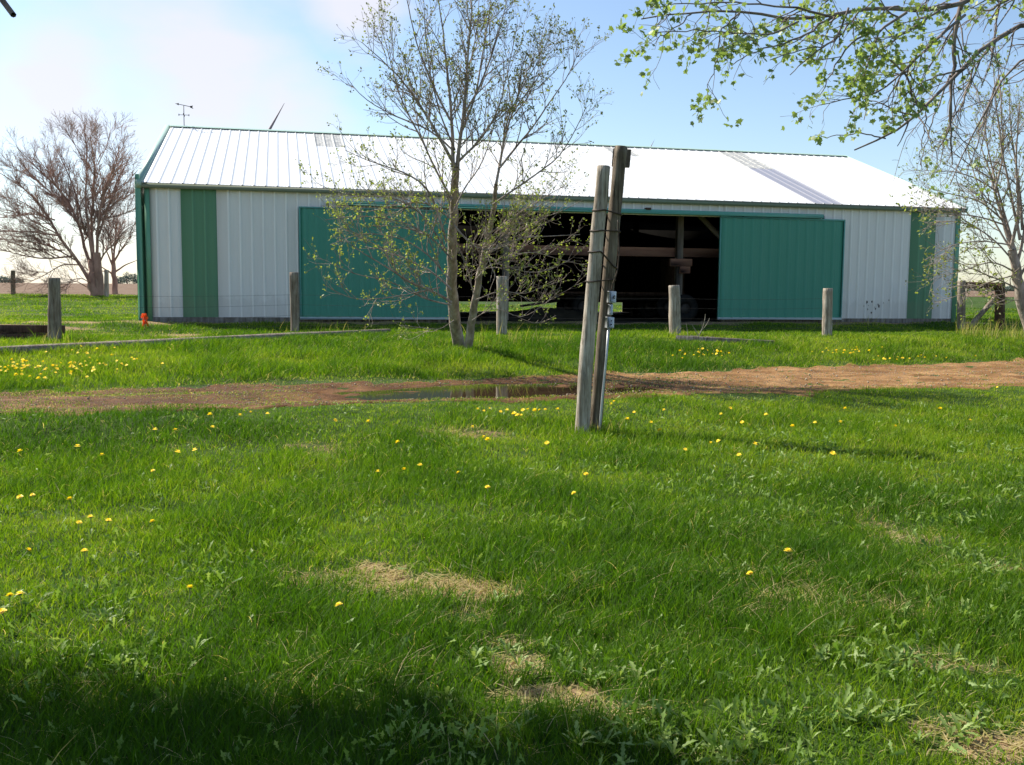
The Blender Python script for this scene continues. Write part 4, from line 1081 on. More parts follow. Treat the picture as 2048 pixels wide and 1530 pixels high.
finish_tree(tw, root, M['bark_young'], M['bark_young'], foliage(tw, OVAL, 1.9, .048, .017, tint_bud), M['leaf_bud'])

# --- bare tree far left
tw = Twigs(11)
SB = [dict(dens=4.6, len=1.5, ang=(.3, .8), up=.18, trop=.07, r=.026, K=6, m=4, t0=.15, taper=.5, wig=.13),
      dict(dens=6.5, len=.75, ang=(.3, .85), up=.12, trop=.06, r=.017, rmin=.006, K=5, m=3, t0=.1, taper=.4, wig=.16),
      dict(dens=10, len=.42, ang=(.3, .9), up=.1, trop=.05, r=.010, rmin=.005, K=3, m=3, t0=.1, wig=.15)]
bb = at(190, 584, 44.5); bb[2] = float(G(bb[0], bb[1]))
tw.limb([(192, 592), (188, 560), (186, 520)], 44.5, 44.5, .30, .19, [], 'trunk', 12, 8)
tw.limb([(200, 590), (198, 555), (194, 505)], 44.5, 44.3, .2, .15, [], 'trunk', 10, 8)
for pix, y1, r0 in [([(186, 575), (165, 535), (146, 510), (110, 463), (86, 413), (58, 382), (26, 361), (-20, 335)], 42.5, .2), ([(184, 535), (170, 508), (162, 455), (146, 419), (115, 372), (78, 343), (34, 296)], 45.5, .18), ([(187, 525), (180, 481), (170, 408), (175, 325), (170, 262)], 44, .18),
                    ([(194, 510), (196, 442), (209, 382), (230, 332), (248, 290)], 43.5, .16), ([(196, 540), (205, 508), (227, 489), (251, 460), (275, 445)], 44, .1), ([(188, 530), (183, 455), (188, 351), (193, 275)], 46, .17), ([(146, 512), (97, 518), (52, 513), (-10, 495)], 42.5, .1),
                    ([(115, 471), (60, 463), (-10, 463)], 43, .09), ([(110, 440), (60, 425), (0, 435)], 45, .08), ([(192, 470), (201, 429), (235, 403), (272, 382)], 45.5, .11), ([(158, 450), (154, 403), (141, 442)], 43.6, .05), ([(160, 530), (125, 528), (86, 552), (55, 566)], 42.8, .07),
                    ([(170, 470), (150, 380), (120, 310), (105, 290)], 46, .1), ([(194, 480), (215, 420), (235, 360), (262, 310)], 46, .11), ([(162, 455), (120, 400), (60, 350), (10, 330)], 46.5, .09), ([(186, 430), (190, 340), (180, 270)], 43, .09), ([(196, 440), (240, 430), (278, 415)], 43, .07), ([(150, 520), (100, 490), (40, 480), (-10, 478)], 44.5, .08), ([(175, 575), (150, 560), (125, 575), (100, 580)], 43, .05), ([(190, 575), (165, 555), (140, 560), (130, 585)], 42.6, .05), ([(200, 400), (225, 340), (240, 290)], 44.6, .08), ([(150, 430), (100, 350), (70, 310)], 43.6, .08), ([(120, 470), (60, 440), (0, 400)], 44, .07), ([(100, 440), (40, 400), (-10, 390)], 45, .07), ([(130, 500), (70, 500), (10, 480), (-20, 470)], 43.4, .07), ([(120, 400), (70, 360), (40, 320)], 44, .06), ([(150, 440), (110, 360), (95, 290)], 45.4, .07), ([(210, 400), (250, 370), (275, 340)], 44.2, .06), ([(170, 330), (150, 290), (140, 265)], 44, .04), ([(195, 330), (215, 290), (220, 265)], 44.5, .05)]:
    tw.limb(pix, 44.5, y1, r0 * .44, .012, SB, 'branch', 7, 14)
root = thing('bare_tree', 'large leafless tree spreading beside the left end of the barn', 'tree', bb)
finish_tree(tw, root, M['bark_bare'], M['bark_bare'])
tw = Twigs(13)
bb = at(229, 580, 52); bb[2] = float(G(bb[0], bb[1]))
tw.limb([(230, 588), (228, 550), (226, 520)], 52, 52, .16, .1, [], 'trunk', 9, 8)
SB2 = [dict(SB[0], len=1.5, r=.03), dict(SB[1], len=.7), SB[2]]
for pix in ([(228, 540), (215, 505), (200, 480)], [(227, 520), (230, 480), (235, 440)], [(227, 525), (245, 495), (262, 470)], [(228, 545), (250, 530), (275, 520)], [(227, 530), (222, 490), (215, 450)], [(228, 550), (205, 535), (196, 530)]):
    tw.limb(pix, 52, 52 + tw.r.uniform(-1.5, 1.5), .06, .015, SB2, 'branch', 5, 9)
root = thing('bare_tree', 'smaller leafless tree just right of the large bare tree', 'tree', bb)
finish_tree(tw, root, M['bark_bare'], M['bark_bare'])

# --- budding tree at the right edge
tw = Twigs(17)
YR = 24.0
SR = [dict(dens=4.6, len=1.25, ang=(.35, .95), up=.12, trop=.05, r=.016, K=6, m=4, t0=.15, taper=.45, wig=.18, leaf=.5, leafmid=.4),
      dict(dens=7, len=.55, ang=(.4, 1.1), up=.08, trop=.03, r=.008, rmin=.003, K=4, m=3, t0=.1, wig=.22, leaf=.6, leafmid=.5),
      dict(dens=2.5, len=.22, ang=(.4, 1.1), r=.005, rmin=.003, K=3, m=3, t0=.2, leaf=.5)]
bb = at(2062, 668, YR); bb[2] = float(G(bb[0], bb[1]))
tw.limb([(2064, 680), (2050, 620), (2036, 560), (2024, 500)], YR, YR, .16, .1, [], 'trunk', 10, 14)
for pix, y1, r0 in [([(2024, 500), (2003, 433), (1984, 358), (1960, 283)], YR + .5, .07), ([(2030, 545), (1985, 520), (1930, 540), (1880, 555)], YR - .6, .03), ([(2026, 520), (1980, 470), (1920, 440), (1860, 445)], YR + .8, .035), ([(2030, 540), (2050, 470), (2055, 380), (2070, 290)], YR, .06), ([(2022, 495), (2040, 420), (2030, 320), (2040, 200)], YR - .8, .06),
                    ([(2005, 440), (1960, 400), (1910, 390), (1850, 375)], YR - .5, .03), ([(1990, 380), (2010, 300), (2000, 220), (2010, 150)], YR + .6, .04), ([(2040, 580), (2000, 560), (1960, 545), (1905, 520)], YR - .9, .03), ([(1985, 360), (1940, 330), (1900, 300)], YR, .03), ([(2036, 560), (2070, 500), (2110, 400)], YR, .05), ([(2022, 500), (1975, 420), (1945, 340), (1930, 280)], YR + 1.2, .035), ([(2045, 600), (2010, 600), (1975, 590)], YR - .4, .02), ([(2030, 500), (2000, 400), (1975, 300), (1965, 200)], YR + .9, .05), ([(2040, 480), (2020, 380), (2000, 280), (1990, 180), (1985, 120)], YR - .3, .05), ([(2045, 460), (2038, 360), (2020, 260), (2018, 160)], YR + .3, .05), ([(2010, 450), (1950, 430), (1890, 430), (1840, 410)], YR - 1.0, .03), ([(2020, 490), (1960, 480), (1900, 490), (1850, 520)], YR - .2, .03), ([(2030, 550), (1990, 560), (1950, 575), (1900, 570)], YR + .2, .03), ([(1990, 380), (1940, 350), (1890, 340), (1850, 350)], YR + .4, .03)]:
    tw.limb(pix, YR, y1, r0 * .7, .007, SR, 'branch', 6, 12)
root = thing('budding_tree', 'thin budding tree at the right edge beyond the barn corner', 'tree', bb)
finish_tree(tw, root, M['bark_young'], M['bark_young'], foliage(tw, OVAL, 1.7, .07, .02, lambda p, r: .4 + .4 * r.rand()), M['leaf_bud'])

# --- maple reaching in from the upper right
tw = Twigs(23)
SM = [dict(dens=7.0, len=.40, ang=(.4, 1.1), up=-.04, trop=-.03, r=.008, K=6, m=4, t0=.05, taper=.35, wig=.2, leaf=.95, leafmid=.35),
      dict(dens=4.6, len=.2, ang=(.4, 1.1), up=-.05, trop=-.02, r=.004, rmin=.0016, K=4, m=3, t0=.15, wig=.25, leaf=.75),
      dict(dens=3.2, len=.10, ang=(.5, 1.2), r=.003, rmin=.0015, K=3, m=3, t0=.2, leaf=.2)]
SMB = [dict(SM[0], leaf=.05, leafmid=.02, dens=6, len=.6, up=-.25), dict(SM[1], leaf=.05, dens=7, len=.24), dict(SM[2], leaf=.02, dens=4)]
mx0, my0 = 7.3, 9.6; mz0 = float(G(mx0, my0))
Pt = smooth_path(np.array([[mx0, my0, mz0 - .2], [mx0 + .05, my0, 1.5], [mx0 - .05, my0 - .05, 3.2], [mx0 + .1, my0, 4.6], [mx0 + .05, my0 + .2, 6.2], [mx0 + .2, my0 + .3, 8]]), 24)
tw.add(Pt, np.linspace(.26, .1, 24), 'trunk', 14)
def join(pts, z): return pts
def mlimb(pix, Y0, Y1, r0, r1, spec, tie=None, K=16, m=7):
    P = [at(q[0], q[1], Y0 + (Y1 - Y0) * i / (len(pix) - 1)) for i, q in enumerate(pix)]
    if tie is not None: P = [np.array([mx0 - .05, my0 - .02, tie])] + P
    P = smooth_path(np.array(P), K); R = np.linspace(r0 * .8, r1 * .8, K); P[2:-1] += tw.r.normal(0, .006, (K - 3, 3))
    tw.add(P, R, 'branch', m); tw.grow(P, R, spec, 0)
mlimb([(2048, 33), (1987, 75), (1929, 137), (1879, 178), (1854, 211), (1813, 257), (1771, 277), (1709, 300)], 9.0, 8.4, .055, .008, SMB, 3.6, 22)
mlimb([(2040, -40), (1990, -30), (1912, 22), (1813, 20), (1697, 14), (1664, 34), (1597, 43), (1552, 37), (1506, 21), (1457, 20), (1386, 25), (1330, 32), (1283, 38)], 9.0, 7.6, .05, .006, SM, 4.4, 30)
mlimb([(1925, 0), (1904, 83), (1912, 137), (1900, 178), (1900, 248), (1905, 330)], 8.9, 8.9, .03, .006, SMB)
mlimb([(2048, 83), (2007, 153), (1978, 207), (1954, 257), (1920, 315), (1900, 370)], 9.2, 9.0, .028, .006, SMB, 3.4)
mlimb([(1854, 211), (1821, 205), (1823, 175), (1812, 150), (1795, 130), (1760, 110), (1735, 70)], 8.7, 8.3, .016, .005, SM)
mlimb([(1930, 30), (1880, 70), (1830, 120), (1760, 190), (1700, 195), (1640, 210)], 8.7, 8.0, .016, .004, SM)
mlimb([(1664, 34), (1600, 75), (1560, 90), (1490, 110), (1465, 130)], 8.0, 7.7, .012, .004, SM)
mlimb([(1480, 25), (1440, 60), (1437, 95), (1432, 130), (1420, 160), (1412, 195)], 7.7, 7.6, .009, .003, SM)
mlimb([(1697, 16), (1680, 70), (1640, 100), (1600, 130), (1580, 150)], 8.1, 7.9, .012, .004, SM)
mlimb([(1813, 25), (1760, 60), (1720, 70), (1690, 100), (1660, 150), (1640, 190)], 8.4, 8.0, .016, .004, SM)
mlimb([(1386, 25), (1350, 55), (1320, 75), (1305, 90)], 7.6, 7.5, .007, .003, SM)
mlimb([(1771, 277), (1720, 265), (1660, 275), (1630, 270)], 8.5, 8.2, .008, .003, [dict(SM[0], leaf=.35, dens=1.2, len=.25), dict(SM[1], leaf=.6, dens=3, len=.1)])
mlimb([(1920, -20), (1850, -25), (1740, -30), (1600, -40), (1450, -25), (1380, -10)], 8.7, 7.4, .04, .008, SM, 4.5)
mlimb([(1990, 75), (1960, 120), (1935, 180), (1915, 240)], 9.0, 8.7, .014, .004, SMB)
mlimb([(1929, 137), (1890, 150), (1850, 160), (1800, 200), (1770, 215)], 8.8, 8.4, .012, .004, SM)
mlimb([(1854, 211), (1850, 260), (1840, 300), (1845, 340)], 8.6, 8.5, .008, .003, SMB)
mlimb([(2048, -20), (1980, 20), (1950, 30), (1930, 60)], 9.2, 9.0, .02, .004, SMB)
mlimb([(1664, 34), (1610, 20), (1540, 10), (1450, 5), (1370, 5), (1300, 15)], 8.0, 7.7, .012, .004, SM)
mlimb([(1597, 43), (1540, 70), (1490, 70), (1430, 60), (1370, 60), (1310, 65)], 7.9, 7.5, .010, .004, SM)
mlimb([(1760, 60), (1740, 110), (1725, 160), (1735, 210), (1728, 240)], 8.3, 8.1, .010, .004, SM)
mlimb([(1720, 20), (1690, 60), (1660, 90), (1600, 100), (1540, 120)], 8.2, 7.8, .010, .004, SM)
mlimb([(1830, 120), (1790, 170), (1770, 210), (1745, 230)], 8.5, 8.2, .010, .004, SM)
mlimb([(1880, 20), (1820, 60), (1770, 90), (1740, 130)], 8.6, 8.2, .012, .004, SM)
mlimb([(1900, 150), (1870, 230), (1850, 290), (1840, 330)], 8.9, 8.8, .010, .004, SMB)
mlimb([(1950, 120), (1930, 200), (1890, 270), (1880, 330)], 9.1, 8.9, .012, .004, SMB)
mlimb([(2000, 150), (1970, 230), (1950, 300), (1930, 360)], 9.3, 9.1, .012, .004, SMB)
# crown behind and above the frame, carrying the same foliage
for a in range(9):
    an = a * .7 + .2; d = np.array([math.cos(an), math.sin(an) * .8, .55]); d /= np.linalg.norm(d)
    if d[0] < -.2 and d[1] < .9: d[2] += .9
    P0 = np.array([mx0 + .05, my0 + .1, 4.6 + .35 * a]); P = smooth_path(np.array([P0, P0 + d * 1.2, P0 + d * 2.6 + [0, 0, .2]]), 10)
    tw.add(P, np.linspace(.06, .012, 10), 'branch', 6); tw.grow(P, np.linspace(.06, .012, 10), SM, 0)
root = thing('maple_tree', 'maple whose leafy branches hang in from the upper right', 'tree', (mx0, my0, mz0))
finish_tree(tw, root, M['bark_maple'], M['bark_maple'], foliage(tw, MAPLE, 6.5, .046, .032, lambda p, r: .45 + .3 * (r.rand() - .5) + .3 * (vnoise(p[0] * 2, p[2] * 2, 7) - .4), .55, .4), M['leaf_maple'])

# --- shade tree outside the left edge; only the tip of one of its branches shows
tw = Twigs(29)
sx0, sy0 = -9.2, 6.0; sz0 = float(G(sx0, sy0))
Pt = smooth_path(np.array([[sx0, sy0, sz0 - .2], [sx0 + .1, sy0, 2], [sx0 + .2, sy0 - .1, 4], [sx0 + .6, sy0 - .1, 6.2], [sx0 + .9, sy0, 7.6]]), 20)
tw.add(Pt, np.linspace(.32, .12, 20), 'trunk', 14)
tipP = [at(-260, -330, 5.2), at(-120, -160, 4.7), at(-30, -60, 4.45), at(12, 0, 4.35), at(27, 30, 4.3)]
Pb = smooth_path(np.array([Pt[14], (Pt[14] + tipP[0]) / 2 + [0, 0, .5]] + tipP), 18)
tw.add(Pb, np.concatenate([np.linspace(.06, .016, 16), [.0135, .0125]]), 'branch', 7)
cps = []
for _ in range(2600):
    q = tw.r.normal(0, 1, 3); q /= np.linalg.norm(q); q *= tw.r.rand() ** .36
    cps.append(np.array([-7.95, 5.62, 7.0]) + q * [3.0, 1.8, 1.0])
for k in range(26):
    c = cps[k * 7]; s0 = Pt[10 + k % 9]; P = smooth_path(np.array([s0, (s0 * .5 + c * .5) + [0, 0, .3], c]), 9); tw.add(P, np.linspace(.06, .01, 9), 'branch', 5)
for c in cps: tw.leaf.append((c, tw.r.normal(0, 1, 3), 0))
root = thing('shade_tree', 'tree outside the left edge whose bare branch tip pokes into the top left corner', 'tree', (sx0, sy0, sz0))
finish_tree(tw, root, M['bark'], M['bark'], foliage(tw, MAPLE, 8, .17, .17, lambda p, r: r.rand()), M['leaf_dark'])

# --- distant trees on the horizon
def far_tree(px, ytop, wpx, Y, seed, label):
    c = at(px, 566, Y); gz_ = float(G(c[0], c[1])); r = np.random.RandomState(seed)
    H = at(px, ytop, Y)[2] - gz_; W = wpx * Y / F / 2
    t = thing('distant_tree', label, 'tree', (c[0], c[1], gz_), 0, 'trees on the horizon')
    m_ = MB(); m_.tube([(0, 0, -.3), (0, 0, H * .5)], [.3, .15], 6); m_.build('trunk', M['bark'], t)
    n = 420; q = r.normal(0, 1, (n, 3)); q /= np.linalg.norm(q, axis=1)[:, None]; q *= r.rand(n)[:, None] ** .35
    P = q * [W, W, H * .46] + [0, 0, H * .54]; P = P * (1 + .18 * (vnoise(P[:, 0] * .5, P[:, 2] * .5, seed) - .5))[:, None]
    V, Ff, T = scatter(OVAL[0], OVAL[1], P, rot_from(r.normal(0, 1, (n, 3)), r), r.uniform(.8, 1.6, n) * W * .22, r.rand(n))
    link('crown', make_mesh('crown', V, Ff, M['leaf_haze'], False, {'tint': T}), t)
for i, (px, yt, w) in enumerate([(-12, 555, 22), (4, 552, 20), (18, 553, 20), (32, 555, 18), (42, 558, 12), (240, 552, 20), (254, 545, 20), (268, 547, 22), (282, 549, 22), (1950, 574, 26), (1985, 570, 30), (2025, 572, 34)]):
    far_tree(px, yt, w, 420 + 14 * (i % 3), 100 + i, ('hazy round tree on the horizon at the left edge' if px < 100 else ('hazy round tree on the horizon behind the bare trees' if px < 600 else 'hazy round tree on the horizon beyond the fence brace')))

# --- ivy on the brace
r = np.random.RandomState(41); P = []
for _ in range(150):
    k = r.rand()
    if k < .6: P.append(at(1999 + r.normal(0, 9), r.uniform(566, 650), Yr + r.uniform(-.2, .15)))
    else: P.append(at(r.uniform(1930, 2010), 570 + r.normal(0, 6), Yr + r.uniform(-.15, .1)))
P = np.array(P); n = len(P)
V, Ff, T = scatter(OVAL[0], OVAL[1], P, rot_from(r.normal(0, 1, (n, 3)) - [0, 0, .5], r), r.uniform(.07, .13, n), r.uniform(.3, .9, n))
link('ivy_foliage', make_mesh('ivy_foliage', V - np.array(br.location), Ff, M['leaf_bud'], False, {'tint': T}), br)

# --- dead twig and brush by the cracked post
tw = Twigs(43)
b_ = gp(1393, 678)
SD = [dict(dens=7, len=.2, ang=(.3, .8), up=.2, r=.006, rmin=.003, K=4, m=3, t0=.3, wig=.25), dict(dens=8, len=.08, ang=(.4, .9), r=.004, rmin=.002, K=3, m=3)]
tw.limb([(1392, 682), (1400, 668), (1409, 648), (1411, 628)], b_[1], b_[1], .014, .006, SD, 'trunk', 6, 8)
for pix in ([(1398, 672), (1388, 655), (1383, 648)], [(1404, 660), (1417, 645), (1419, 636)], [(1376, 672), (1374, 655), (1372, 645)]): tw.limb(pix, b_[1], b_[1], .009, .004, SD[1:], 'branch', 5, 6)
for k in range(26):
    c = gp(1385 + tw.r.normal(0, 18), 679 + tw.r.normal(0, 2)); a = tw.r.uniform(0, 6.28); d = np.array([math.cos(a), math.sin(a) * .5, tw.r.uniform(0, .5)]) * .22
    tw.add(np.array([c, c + d * .5 + [0, 0, .03], c + d]), np.array([.006, .005, .003]), 'branch', 3)
root = thing('dead_shrub', 'pale dead twig shrub beside the cracked post', 'shrub', b_)
finish_tree(tw, root, M['bark_pale'], M['bark_pale'])

# ------------------------------------------------------------------ dandelions and broad-leaved weeds
def flower_mesh(lod):
    r = np.random.RandomState(3); V, Qs, T, off = [], [], [], 0
    rings = [(16, .021, .002, .12), (14, .016, .006, .35), (10, .010, .009, .7)] if lod == 0 else [(9, .021, .002, .15), (7, .013, .008, .5)]
    for (n, ln, z, up) in rings:
        for k in range(n):
            a = k * 2 * math.pi / n + r.uniform(-.1, .1); d = np.array([math.cos(a), math.sin(a), 0]); s = np.array([-math.sin(a), math.cos(a), 0]); w = .0042 if lod == 0 else .008
            b0_ = np.array([0, 0, z]) + d * .002; m_ = np.array([0, 0, z + up * ln * .6]) + d * ln * .6; e = np.array([0, 0, z + up * ln * .9]) + d * ln * r.uniform(.88, 1.05)
            V += [b0_ - s * w * .4, b0_ + s * w * .4, m_ - s * w, m_ + s * w, e - s * w * .55, e + s * w * .55]
            Qs += [[off, off + 1, off + 3, off + 2], [off + 2, off + 3, off + 5, off + 4]]; off += 6; T += [r.rand()] * 6
    return make_mesh('flower_head', V, np.array(Qs), M['petal'], False, {'tint': T})
me_head = flower_mesh(0)
def stem_mesh(): 
    m_ = MB(); m_.tube([(0, 0, -.09), (.003, 0, -.05), (0, 0, 0)], .0022, 5); m_.lathe([(0, -.004), (.006, -.003), (.008, .002), (0, .004)], 8)
    o_ = m_.build('stem', M['stem']); me = o_.data; bpy.data.objects.remove(o_); return me
me_stem = stem_mesh(); me_stem.name = 'stem'
me_small = flower_mesh(1); me_small.name = 'dandelion'
def dandelion(P, label, group, near, sc=1.0):
    tilt = (RS.normal(.12, .22), RS.normal(-.1, .22), RS.uniform(0, 6.28))
    if near:
        o_ = thing('dandelion', label, 'dandelion', P, 0, group); o_.rotation_euler = tilt; o_.scale = (sc, sc, sc)
        link('flower_head', me_head, o_); link('stem', me_stem, o_)
    else:
        o_ = link('dandelion', me_small, None, P); o_.rotation_euler = tilt; o_.scale = (sc, sc, sc * 1.2); tag(o_, label, 'dandelion', group)
NEAR = [(40, 1186), (20, 1189), (4, 1222), (169, 1100), (56, 1098), (380, 1174), (678, 1208), (305, 1041), (181, 1032), (158, 1043), (217, 1039), (65, 988), (40, 992), (140, 996), (306, 939), (975, 972), (917, 943), (1148, 984), (840, 928), (756, 941), (808, 937), (1576, 1100), (1500, 1145), (1172, 946), (1370, 897), (1478, 908), (1422, 884), (1437, 880), (1665, 905), (1510, 886),
        (796, 882), (968, 872), (975, 877), (737, 841), (204, 908), (355, 902), (390, 898), (155, 891), (425, 852), (310, 857), (350, 858), (420, 827), (480, 828), (670, 838), (535, 825), (500, 822), (945, 852), (40, 900), (1094, 884), (1302, 843), (1320, 858), (1228, 801), (1222, 806), (1268, 822), (1328, 818), (1442, 826), (1460, 814), (1484, 842), (1630, 843), (1680, 842), (1585, 850), (1690, 815), (1532, 827), (1940, 838), (1995, 772), (1880, 815), (1790, 850), (1255, 836)]
for (px, py) in NEAR:
    P = gp(px, py + 3, .085); far = P[1] > 8
    lab = ('yellow dandelion in the shaded near lawn at the left edge' if (px < 60 and py > 1080) else 'yellow dandelion standing alone in the near lawn' if py > 920 else 'yellow dandelion in the lawn near the wooden poles' if px > 900 else 'yellow dandelion in the left lawn below the track')
    grp = {'y': 'dandelions of the lawn'}['y'] + (' at the left edge' if 'edge' in lab else ', standing alone' if 'alone' in lab else ' near the poles' if 'poles' in lab else ' below the track')
    dandelion(P, lab, grp, not far, RS.uniform(.85, 1.2) * (1.05 if not far else 1.25))
r = np.random.RandomState(51)
def patch(cx, cy, sx_, sy_, n, lab, grp):
    for _ in range(n):
        px, py = r.normal(cx, sx_), r.normal(cy, sy_)
        P = gp(px, py, .11)
        if track_mask(P[0:1], P[1:2])[0] > .6: continue
        dandelion(P, lab, grp, False, r.uniform(.9, 1.5))
patch(60, 735, 45, 9, 46, 'yellow dandelion in the dense patch on the bank at the left edge', 'dandelions of the dense left patch')
patch(140, 731, 30, 6, 14, 'yellow dandelion in the dense patch on the bank at the left edge', 'dandelions of the dense left patch')
patch(215, 730, 50, 6, 20, 'yellow dandelion thinly strewn on the bank below the barn corner', 'dandelions below the barn corner')
patch(205, 705, 60, 6, 9, 'yellow dandelion thinly strewn on the bank below the barn corner', 'dandelions below the barn corner')
patch(1415, 708, 34, 6, 22, 'yellow dandelion on the bank below the square timber', 'dandelions below the timber')
patch(1690, 702, 40, 4, 22, 'yellow dandelion on the bank below the right sliding door', 'dandelions below the right door')
patch(1775, 718, 14, 3, 10, 'yellow dandelion on the bank below the right sliding door', 'dandelions below the right door')
patch(1840, 714, 50, 4, 10, 'yellow dandelion on the bank below the right sliding door', 'dandelions below the right door')
patch(1035, 823, 60, 4, 16, 'yellow dandelion along the lawn edge beside the puddle', 'dandelions beside the puddle')

def weed_mesh(seed, n, ln, broad):
    r = np.random.RandomState(seed); V, Qs, T, off = [], [], [], 0
    for k in range(n):
        a = k * 2.4 + r.uniform(-.4, .4); d = np.array([math.cos(a), math.sin(a), 0]); s = np.array([-math.sin(a), math.cos(a), 0]); l = ln * r.uniform(.6, 1.2); el = r.uniform(.6, 1.3); tn = r.rand(); tw_ = r.normal(0, .35)
        K = 10
        for i in range(K + 1):
            t = i / K; c = d * l * t * math.cos(el) + np.array([0, 0, .01 + l * (t * math.sin(el) - .45 * t * t * math.sin(el))])
            w = l * broad * (math.sin(math.pi * min(t * .92 + .05, 1)) ** 1.0) * (.55 + .75 * t) * (1.0 if i % 2 == 0 else .55)
            if i == K: w = .001
            sv = s * math.cos(tw_ * t) + np.array([0, 0, 1]) * math.sin(tw_ * t)
            V += [c - sv * w + [0, 0, w * .35], c, c + sv * w + [0, 0, w * .35]]; T += [tn, min(tn + .25, 1), tn]
        for i in range(K):
            o_ = off + i * 3; Qs += [[o_, o_ + 1, o_ + 4, o_ + 3], [o_ + 1, o_ + 2, o_ + 5, o_ + 4]]
        off += (K + 1) * 3
    return make_mesh('weed_plant', V, np.array(Qs), M['weed'], False, {'tint': T})
WM = [weed_mesh(200 + i, r.randint(5, 10), r.uniform(.10, .17), r.uniform(.08, .13)) for i in range(7)]
WP = []
for (cx, cy, sx_, sy_, n) in [(1330, 1500, 110, 22, 15), (1450, 1510, 60, 15, 6), (1130, 1315, 70, 25, 9), (1240, 1340, 60, 30, 9), (1770, 1430, 90, 30, 12), (1850, 1480, 70, 25, 7), (1500, 1160, 120, 40, 12), (1420, 1160, 60, 25, 6), (1790, 1280, 100, 25, 9), (1640, 1290, 60, 30, 5), (1950, 1150, 70, 40, 8), (1350, 905, 120, 20, 10), (1500, 950, 140, 30, 12), (1700, 1000, 150, 40, 10), (1900, 900, 120, 40, 8), (420, 970, 180, 40, 12), (100, 1420, 60, 40, 6), (130, 1330, 40, 30, 4), (200, 1260, 40, 15, 4), (215, 1110, 30, 15, 3), (860, 1420, 60, 20, 4), (920, 1330, 50, 20, 5), (670, 1160, 12, 18, 2), (300, 1290, 80, 25, 4), (560, 1060, 120, 30, 5), (1120, 1460, 60, 25, 5), (1400, 795, 60, 6, 6), (1600, 800, 100, 8, 5), (1040, 1190, 60, 30, 4), (1480, 1380, 120, 60, 8), (1900, 1370, 90, 30, 6), (700, 815, 60, 5, 5)]:
    for _ in range(n): WP.append((r.normal(cx, sx_), r.normal(cy, sy_)))
for k, (px, py) in enumerate(WP):
    if py > 1560 or py < 760: continue
    P = gp(px, py)
    if track_mask(P[0:1], P[1:2])[0] > .5: continue
    o_ = link('weed_plant', WM[k % 7], None, P + [0, 0, .012]); s_ = r.uniform(.38, .78); o_.scale = (s_, s_, s_ * r.uniform(.8, 1.2)); o_.rotation_euler = (r.normal(0, .15), r.normal(0, .15), r.uniform(0, 6.28))
    if py > 1250 and px > 950: tag(o_, 'jagged pale green weed among straw patches of the near right lawn', 'weed', 'weeds of the near right lawn')
    elif py > 1000 and px <= 950: tag(o_, 'jagged pale green weed in the near left lawn', 'weed', 'weeds of the near left lawn')
    elif px <= 950: tag(o_, 'jagged pale green weed in the left lawn below the track', 'weed', 'weeds of the far left lawn')
    else: tag(o_, 'jagged pale green weed in the lawn right of the wooden poles', 'weed', 'weeds right of the poles')

# low broad-leaved ground cover between the blades
r = np.random.RandomState(61); n = 150000
y = 1.8 + 11 * r.rand(n) ** 1.4; x = (r.rand(n) * 2 - 1) * (.56 * y + .8)
m_ = fbm(x * 1.3, y * 1.3, 63) + .11 * np.clip(x / 2, -1, .7); f_ = fbm(x * 6, y * 6, 65)
k_ = (r.rand(n) < .03 + .42 * sstep(.52, .68, m_) * sstep(.4, .6, f_)) & (track_mask(x, y) < .3) & (r.rand(n) > .6 * bare_mask(x, y))
x = x[k_]; y = y[k_]; n = len(x)
P = np.stack([x, y, G(x, y) + r.uniform(.015, .065, n)], -1)
D = r.normal(0, 1, (n, 3)) + [0, 0, .9]
V, Ff, T = scatter(JAG[0], JAG[1], P, rot_from(D, r), r.uniform(.028, .066, n) * (1 + y * .02), np.clip(r.normal(.45, .25, n), 0, 1))
o = link('ground_cover', make_mesh('ground_cover', V, Ff, M['weed'], False, {'tint': T})); tag(o, 'low broad-leaved ground cover mixed into the lawn', 'ground cover', kind='stuff')
# small stones on the track
ico = np.array([[0, 0, 1], [.9, 0, .2], [.25, .85, .3], [-.75, .5, .1], [-.7, -.55, .25], [.3, -.85, .15], [0, 0, -.8]]); icf = np.array([[0, 1, 2], [0, 2, 3], [0, 3, 4], [0, 4, 5], [0, 5, 1], [6, 2, 1], [6, 3, 2], [6, 4, 3], [6, 5, 4], [6, 1, 5]])
n = 9000; x = r.uniform(-9, 14, n); t = r.rand(n); y = zn(x) + .2 + t * (zf(x) - zn(x) - .4); k_ = (track_mask(x, y) > .7) & (pud_r(x, y) > 1.1); x = x[k_]; y = y[k_]; n = len(x)
P = np.stack([x, y, G(x, y) + .022], -1)
V, Ff, T = scatter(ico, [icf], P, rot_from(r.normal(0, 1, (n, 3)), r), r.uniform(.004, .011, n) * np.where(r.rand(n) < .04, 2.2, 1), r.rand(n))
o = link('track_gravel', make_mesh('track_gravel', V, Ff, M['stone'], False, {'tint': T})); tag(o, 'small loose stones strewn over the dirt track', 'gravel', kind='stuff')

# ------------------------------------------------------------------ light
SUN_EL = math.radians(43); sh = np.array([-.85, .53]); sh /= np.linalg.norm(sh)
sd = Vector((sh[0] * math.cos(SUN_EL), sh[1] * math.cos(SUN_EL), math.sin(SUN_EL)))
sl = bpy.data.lights.new('sun', 'SUN'); sl.energy = 4.2; sl.angle = math.radians(.53); sl.color = (1, .94, .82)
so = bpy.data.objects.new('sun', sl); COL.objects.link(so); so.rotation_euler = sd.to_track_quat('Z', 'Y').to_euler(); so.location = (-30, 20, 40)

